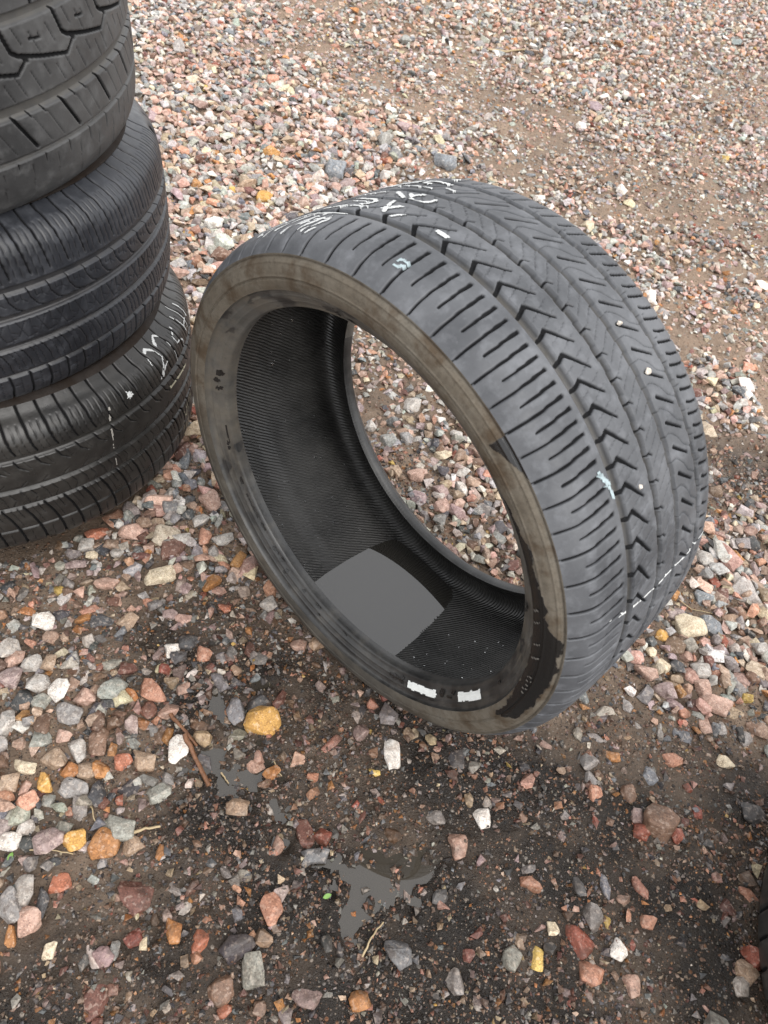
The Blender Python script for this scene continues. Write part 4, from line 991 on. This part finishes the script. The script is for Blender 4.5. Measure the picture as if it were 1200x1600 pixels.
col = np.where(rng.uniform(0, 1, (n, 1)) < wS[:, None], pick(n, MIXN, MIXWET), pick(n, MIXN, MIXDRY))
# which of them show largest in the picture: these become objects of their own
px, py, dz = project(pos)
app = size * FPX / dz
def hull2(p):
    p = p[np.lexsort((p[:, 1], p[:, 0]))]
    def hf(p):
        o = []
        for x in p:
            while len(o) > 1 and (o[-1][0] - o[-2][0]) * (x[1] - o[-2][1]) - (o[-1][1] - o[-2][1]) * (x[0] - o[-2][0]) <= 0: o.pop()
            o.append(x)
        return o
    return np.array(hf(p)[:-1] + hf(p[::-1])[:-1])
def inside(px, py, poly):
    r = np.ones(len(px), bool)
    for a, b in zip(poly, np.roll(poly, -1, 0)): r &= ((b[0] - a[0]) * (py - a[1]) - (b[1] - a[1]) * (px - a[0])) > 0
    return r
def ring_px(c, uu, vv, nn, o, r):
    t = np.linspace(0, 2 * np.pi, 90); return np.c_[project(np.array(c) + o * np.array(nn) + r * (np.cos(t)[:, None] * uu + np.sin(t)[:, None] * vv))[:2]]
occ = inside(px, py, hull2(np.concatenate([ring_px(TC, u_, v_, a_, o, r) for o, r in ((-.135, .31), (-.1, .335), (.1, .335), (.135, .31))])))
thru = inside(px, py, hull2(ring_px(TC, u_, v_, a_, -.1187, .256))) & inside(px, py, hull2(ring_px(TC, u_, v_, a_, .1187, .256)))
for k in (1, 2, 3): occ |= inside(px, py, hull2(np.concatenate([ring_px(STK[k][:3], np.array([1., 0, 0]), np.array([0, 1., 0]), np.array([0, 0, 1.]), o, STK[k][5]) for o in (-.11, .11)])))
vis = (~occ | thru) & (px > 8) & (px < 1192) & (py > 8) & (py < 1592) & (lift > -.2 * half[:, 2])
order = np.argsort(-np.where(vis, app, 0)); N_IND = 290 - len([1 for h in HERO]) if len(HERO) < 290 else 0
N_IND = max(N_IND, 120)
ind = order[:N_IND]; rest = np.ones(n, bool); rest[ind] = False
pid_hi = rng.integers(0, len(P_HI), n)
for i in ind:
    V, F = P_HI[pid_hi[i]]; P = (R[i] @ (V * half[i]).T).T
    me = mesh_np('stone', P, F, [('tint', 'FLOAT_COLOR', np.tile([*col[i], 1], (len(V), 1))), ('wetness', 'FLOAT', np.full(len(V), wetS[i]))], True, 3)
    o = link('stone', me, M_stone, ground); o.location = pos[i]
near = rest & (app > 18) & (px > -100) & (px < 1300) & (py > -60) & (py < 1700)
far = rest & ~near
def big_mesh(name, sets, smooth):
    Vs, Fs, Cs, Ws = [], [], [], []; off = 0
    for args in sets:
        V, F, Cc, Wt = build_batch(*args); Vs.append(V); Fs.append(F + off); Cs.append(Cc); Ws.append(Wt); off += len(V)
    return mesh_np(name, np.concatenate(Vs), np.concatenate(Fs), [('tint', 'FLOAT_COLOR', np.concatenate(Cs)), ('wetness', 'FLOAT', np.concatenate(Ws))], smooth, 3)
P_MID = [hull_proto(15, 700 + i, .045) for i in range(24)]
def sub(m): return pos[m], half[m], R[m], col[m], wetS[m]
gm = big_mesh('gravel', [(P_LO, rng.integers(0, len(P_LO), far.sum()), *sub(far))], False)
gravel = link('gravel', gm, M_stone); tag(gravel, 'pink, grey and white crushed gravel covering the yard', kind='stuff')
gm2 = big_mesh('gravel', [(P_MID, rng.integers(0, len(P_MID), near.sum()), *sub(near))], False)
g2o = link('gravel', gm2, M_stone); tag(g2o, 'coarser loose gravel around the tyres', kind='stuff')

no = 24000
oq = np.c_[rng.uniform(-3.2, 2.6, no), rng.uniform(-.7, 6.2, no)]
ox, oy, od = project(np.c_[oq, np.zeros(no)])
ocv, osz, owt = fields(np.clip(oq[:, 0], -2.5, 2.5), np.clip(oq[:, 1], -.3, 6))
ok = ((ox < -165) | (ox > 1365) | (oy < -65) | (oy > 1685) | (od < .05)) & ~blocked(oq[:, 0], oq[:, 1]) & (rng.uniform(0, 1, no) < np.clip(ocv * 1.1, .1, 1))
oq, osz, owt = oq[ok], osz[ok], owt[ok]; k = len(oq)
oh = (osz * .00125 * np.exp(rng.normal(0, .28, k)))[:, None] * .5 * np.exp(rng.normal(0, .2, (k, 3))) * [1.1, .95, .8]
outer = link('gravel', big_mesh('gravel', [(P_TINY, rng.integers(0, len(P_TINY), k), np.c_[oq, height(oq[:, 0], oq[:, 1]) + oh[:, 2] * .4], oh, rotm(rng.uniform(0, 6.28, k), rng.normal(0, .3, k), rng.uniform(0, 6.28, k)), pick(k, MIXN, MIXDRY), np.clip(owt, 0, .8))], False), M_stone)
tag(outer, 'the gravel of the yard going on around the tyres', kind='stuff')
nf = 38000
fq = np.c_[rng.uniform(-1.6, 2.4, nf), rng.uniform(.8, 4.6, nf)]
fx, fy, _ = project(np.c_[fq, np.zeros(nf)])
fcv, _, fwt = fields(fq[:, 0], fq[:, 1])
ok = (fx > -60) & (fx < 1290) & (fy > -40) & (fy < 1000) & ~blocked(fq[:, 0], fq[:, 1]) & (rng.uniform(0, 1, nf) < np.clip(1.25 - fcv, .12, 1))
fq, fwt = fq[ok], fwt[ok]; k = len(fq)
fh = (.0074 * np.exp(rng.normal(0, .33, k)) * (1 + .10 * fq[:, 1]))[:, None] * .5 * np.exp(rng.normal(0, .2, (k, 3)))
fine = link('gravel', big_mesh('gravel', [(P_TINY, rng.integers(0, len(P_TINY), k), np.c_[fq, height(fq[:, 0], fq[:, 1]) + fh[:, 2] * .5], fh, rotm(rng.uniform(0, 6.28, k), rng.normal(0, .4, k), rng.uniform(0, 6.28, k)), pick(k, MIXN, MIXDRY) * .85, np.clip(fwt, 0, .9))], False), M_stone)
tag(fine, 'fine stones in the damp brown soil behind the tyre', kind='stuff')

# grit pressed into the mud of the foreground and between the stones
ng = 125000
gq = np.c_[rng.uniform(-.85, 1.15, ng), rng.uniform(-.12, 1.3, ng)]
gp, gpy, _ = project(np.c_[gq, np.zeros(ng)])
gsz = .0042 * np.exp(rng.normal(0, .52, ng)); gsz = np.clip(gsz, .0018, .014)
cl = fbm(gq[:, 0] * 14, gq[:, 1] * 14, 90, 3)
ok = (gp > -90) & (gp < 1290) & (gpy > 690) & (gpy < 1700) & ~blocked(gq[:, 0], gq[:, 1]) & (rng.uniform(0, 1, ng) < .25 + .75 * sstep(.32, .55, cl))
gq, gsz = gq[ok], gsz[ok]; k = len(gq)
gh = gsz[:, None] * .5 * np.exp(rng.normal(0, .2, (k, 3))); gh[:, 2] *= .8
_, _, gw = fields(gq[:, 0], gq[:, 1])
gcol = np.where(rng.uniform(0, 1, (k, 1)) < .72, pick(k, ['darkgrey', 'brown', 'grey', 'orange', 'tan', 'maroon', 'salmon', 'palegrey', 'cream', 'bluegrey'], [24, 22, 13, 8, 11, 8, 7, 5, 5, 8]), pick(k, MIXN, MIXWET))
gz = height(gq[:, 0], gq[:, 1]) + gh[:, 2] * rng.uniform(-.7, .5, k)
grm = big_mesh('grit', [(P_TINY, rng.integers(0, len(P_TINY), k), np.c_[gq, gz], gh, rotm(rng.uniform(0, 6.28, k), rng.normal(0, .4, k), rng.uniform(0, 6.28, k)), gcol * np.where(rng.uniform(0, 1, (k, 1)) < .7, .62, 1.05), np.clip(gw * .9, 0, .9))], False)
grit = link('grit', grm, M_stone); tag(grit, 'fine dark and orange grit pressed into the mud', kind='stuff')

for t_, o_, sz_, lab in ((65.2, .0480, .0060, 'tiny pale pebble stuck in a tread slot, uppermost of three'), (56.0, .0475, .0068, 'tiny pale pebble stuck in a tread slot, middle one of three'), (41.0, -.0240, .0052, 'tiny pale pebble stuck in the zigzag tread rib, lowest of three')):
    V, F = P_HI[int(t_) % len(P_HI)]; tr = math.radians(t_)
    me = mesh_np('pebble', V * sz_ * .5, F, [('tint', 'FLOAT_COLOR', np.tile([.62, .58, .52, 1], (len(V), 1))), ('wetness', 'FLOAT', np.zeros(len(V)))], True, 3)
    o = link('pebble', me, M_stone); o.location = TC + o_ * a_ + .3395 * (math.cos(tr) * u_ + math.sin(tr) * v_); tag(o, lab, 'pebble')

# ------------------------------------------------------------------ sticks, straws and bits of leaf
def stalk(name, pts, r0, r1, mat, label, cat, group=None, seed=0):
    r = np.random.default_rng(seed); n = 9; P = []
    base = [np.array([*px2ground(a, b)[:2], 0]) for a, b in pts]
    for i in range(n):
        t = i / (n - 1) * (len(base) - 1); k = min(int(t), len(base) - 2); p = base[k] + (t - k) * (base[k + 1] - base[k]); P.append(p)
    P = np.array(P); P[:, :2] += r.normal(0, .0005, (n, 2)); hz = height(P[:, 0], P[:, 1]); P[:, 2] = np.maximum(np.convolve(np.pad(hz, 2, 'edge'), np.ones(5) / 5, 'valid'), WATER_Z) + r0 * 1.3 + .003
    d = P[-1] - P[0]; d /= np.linalg.norm(d); sd_ = np.cross(d, [0, 0, 1]); V, m_ = [], 7
    for i in range(n):
        rr = r0 + (r1 - r0) * i / (n - 1)
        for j in range(m_):
            a = j / m_ * 6.283; k2 = rr * (1 + .25 * math.sin(3 * a + i)) 
            V.append(P[i] + k2 * math.cos(a) * sd_ + .7 * k2 * math.sin(a) * np.array([0, 0, 1]))
    F = [[i * m_ + j, i * m_ + (j + 1) % m_, (i + 1) * m_ + (j + 1) % m_, (i + 1) * m_ + j] for i in range(n - 1) for j in range(m_)]
    c0 = P.mean(0); o = link(name, mesh_np(name, np.array(V) - c0, F), mat); o.location = c0
    return tag(o, label, cat, group)
M_twig = mat_plain('wet_brown_bark', (.22, .10, .045), .5, (.09, .04, .02), 140, .5)
M_straw = mat_plain('dry_straw', (.40, .31, .18), .6, (.28, .21, .12), 120, .3)
stalk('twig', [(266, 1117), (285, 1140), (308, 1166)], .0028, .0020, M_twig, 'shorter brown stick, upper one beside the white blocky stone', 'twig', seed=1)
stalk('twig', [(289, 1150), (305, 1186), (327, 1229)], .0034, .0028, M_twig, 'longer brown stick, lower one beside the white blocky stone', 'twig', seed=2)
stalk('straw', [(206, 1303), (228, 1299), (251, 1293)], .0022, .0014, M_straw, 'pale broken straw right of the greenish-grey stone', 'straw', seed=3)
stalk('straw', [(48, 1330), (80, 1331), (116, 1337)], .0010, .0007, M_straw, 'thin yellow straw across the pinkish-grey stone', 'straw', seed=4)
stalk('straw', [(566, 1495), (578, 1468), (599, 1440)], .0013, .0009, M_straw, 'thin straw by the lower puddle', 'straw', seed=5)
stalk('straw', [(143, 1258), (146, 1275), (150, 1288)], .0010, .0007, M_straw, 'tiny straw above the greenish-grey stone', 'straw', seed=6)
stalk('straw', [(393, 176), (406, 190), (421, 207)], .0035, .0025, M_straw, 'straw in the far gravel', 'straw', seed=7)
stalk('straw', [(1062, 937), (1080, 952), (1112, 960)], .0011, .0008, M_straw, 'curved straw above the large pale yellow stone', 'straw', seed=8)
stalk('straw', [(760, 81), (790, 85), (822, 82)], .006, .004, M_straw, 'flat brown straw in the far gravel', 'straw', seed=9)
stalk('straw', [(346, 1206), (352, 1216), (358, 1222)], .0012, .0008, M_straw, 'tiny straw in the puddle mud', 'straw', seed=10)
stalk('straw', [(428, 1190), (434, 1204), (440, 1212)], .0009, .0007, M_straw, 'wisp of straw near the flat orange stone', 'straw', seed=12)
M_leaf = mat_plain('green_leaf', (.16, .30, .06), .5, (.10, .20, .04), 300, .2)
def leaf(px, py, s, yaw, label):
    x, y, _ = px2ground(px, py); r = [(-1, 0), (-.6, .38), (0, .52), (.6, .34), (1, 0), (.6, -.34), (0, -.52), (-.6, -.38)]
    V = [(a * s, b * s, .0006 * (1 - a * a) + .0012 * b * b) for a, b in r]; V += [(a, b, c - .0005) for a, b, c in V]
    me = bpy.data.meshes.new('leaf'); me.from_pydata(V, [], [list(range(8)), list(range(15, 7, -1))] + [[i, i + 8, (i + 1) % 8 + 8, (i + 1) % 8] for i in range(8)]); me.update()
    o = link('leaf', me, M_leaf); o.location = (x, y, float(height(np.array([x]), np.array([y]))[0]) + .006); o.rotation_euler = (.15, .1, yaw)
    tag(o, label, 'leaf')
leaf(511, 1401, .006, .6, 'tiny green leaf by the lower puddle')
leaf(17, 1340, .006, 1.6, 'tiny green leaf at the left border')

if 'PRINT_TRIS' in __import__('os').environ: print('TRIS', sum(len(o.data.loops) - 2 * len(o.data.polygons) for o in bpy.data.objects if o.type == 'MESH'))
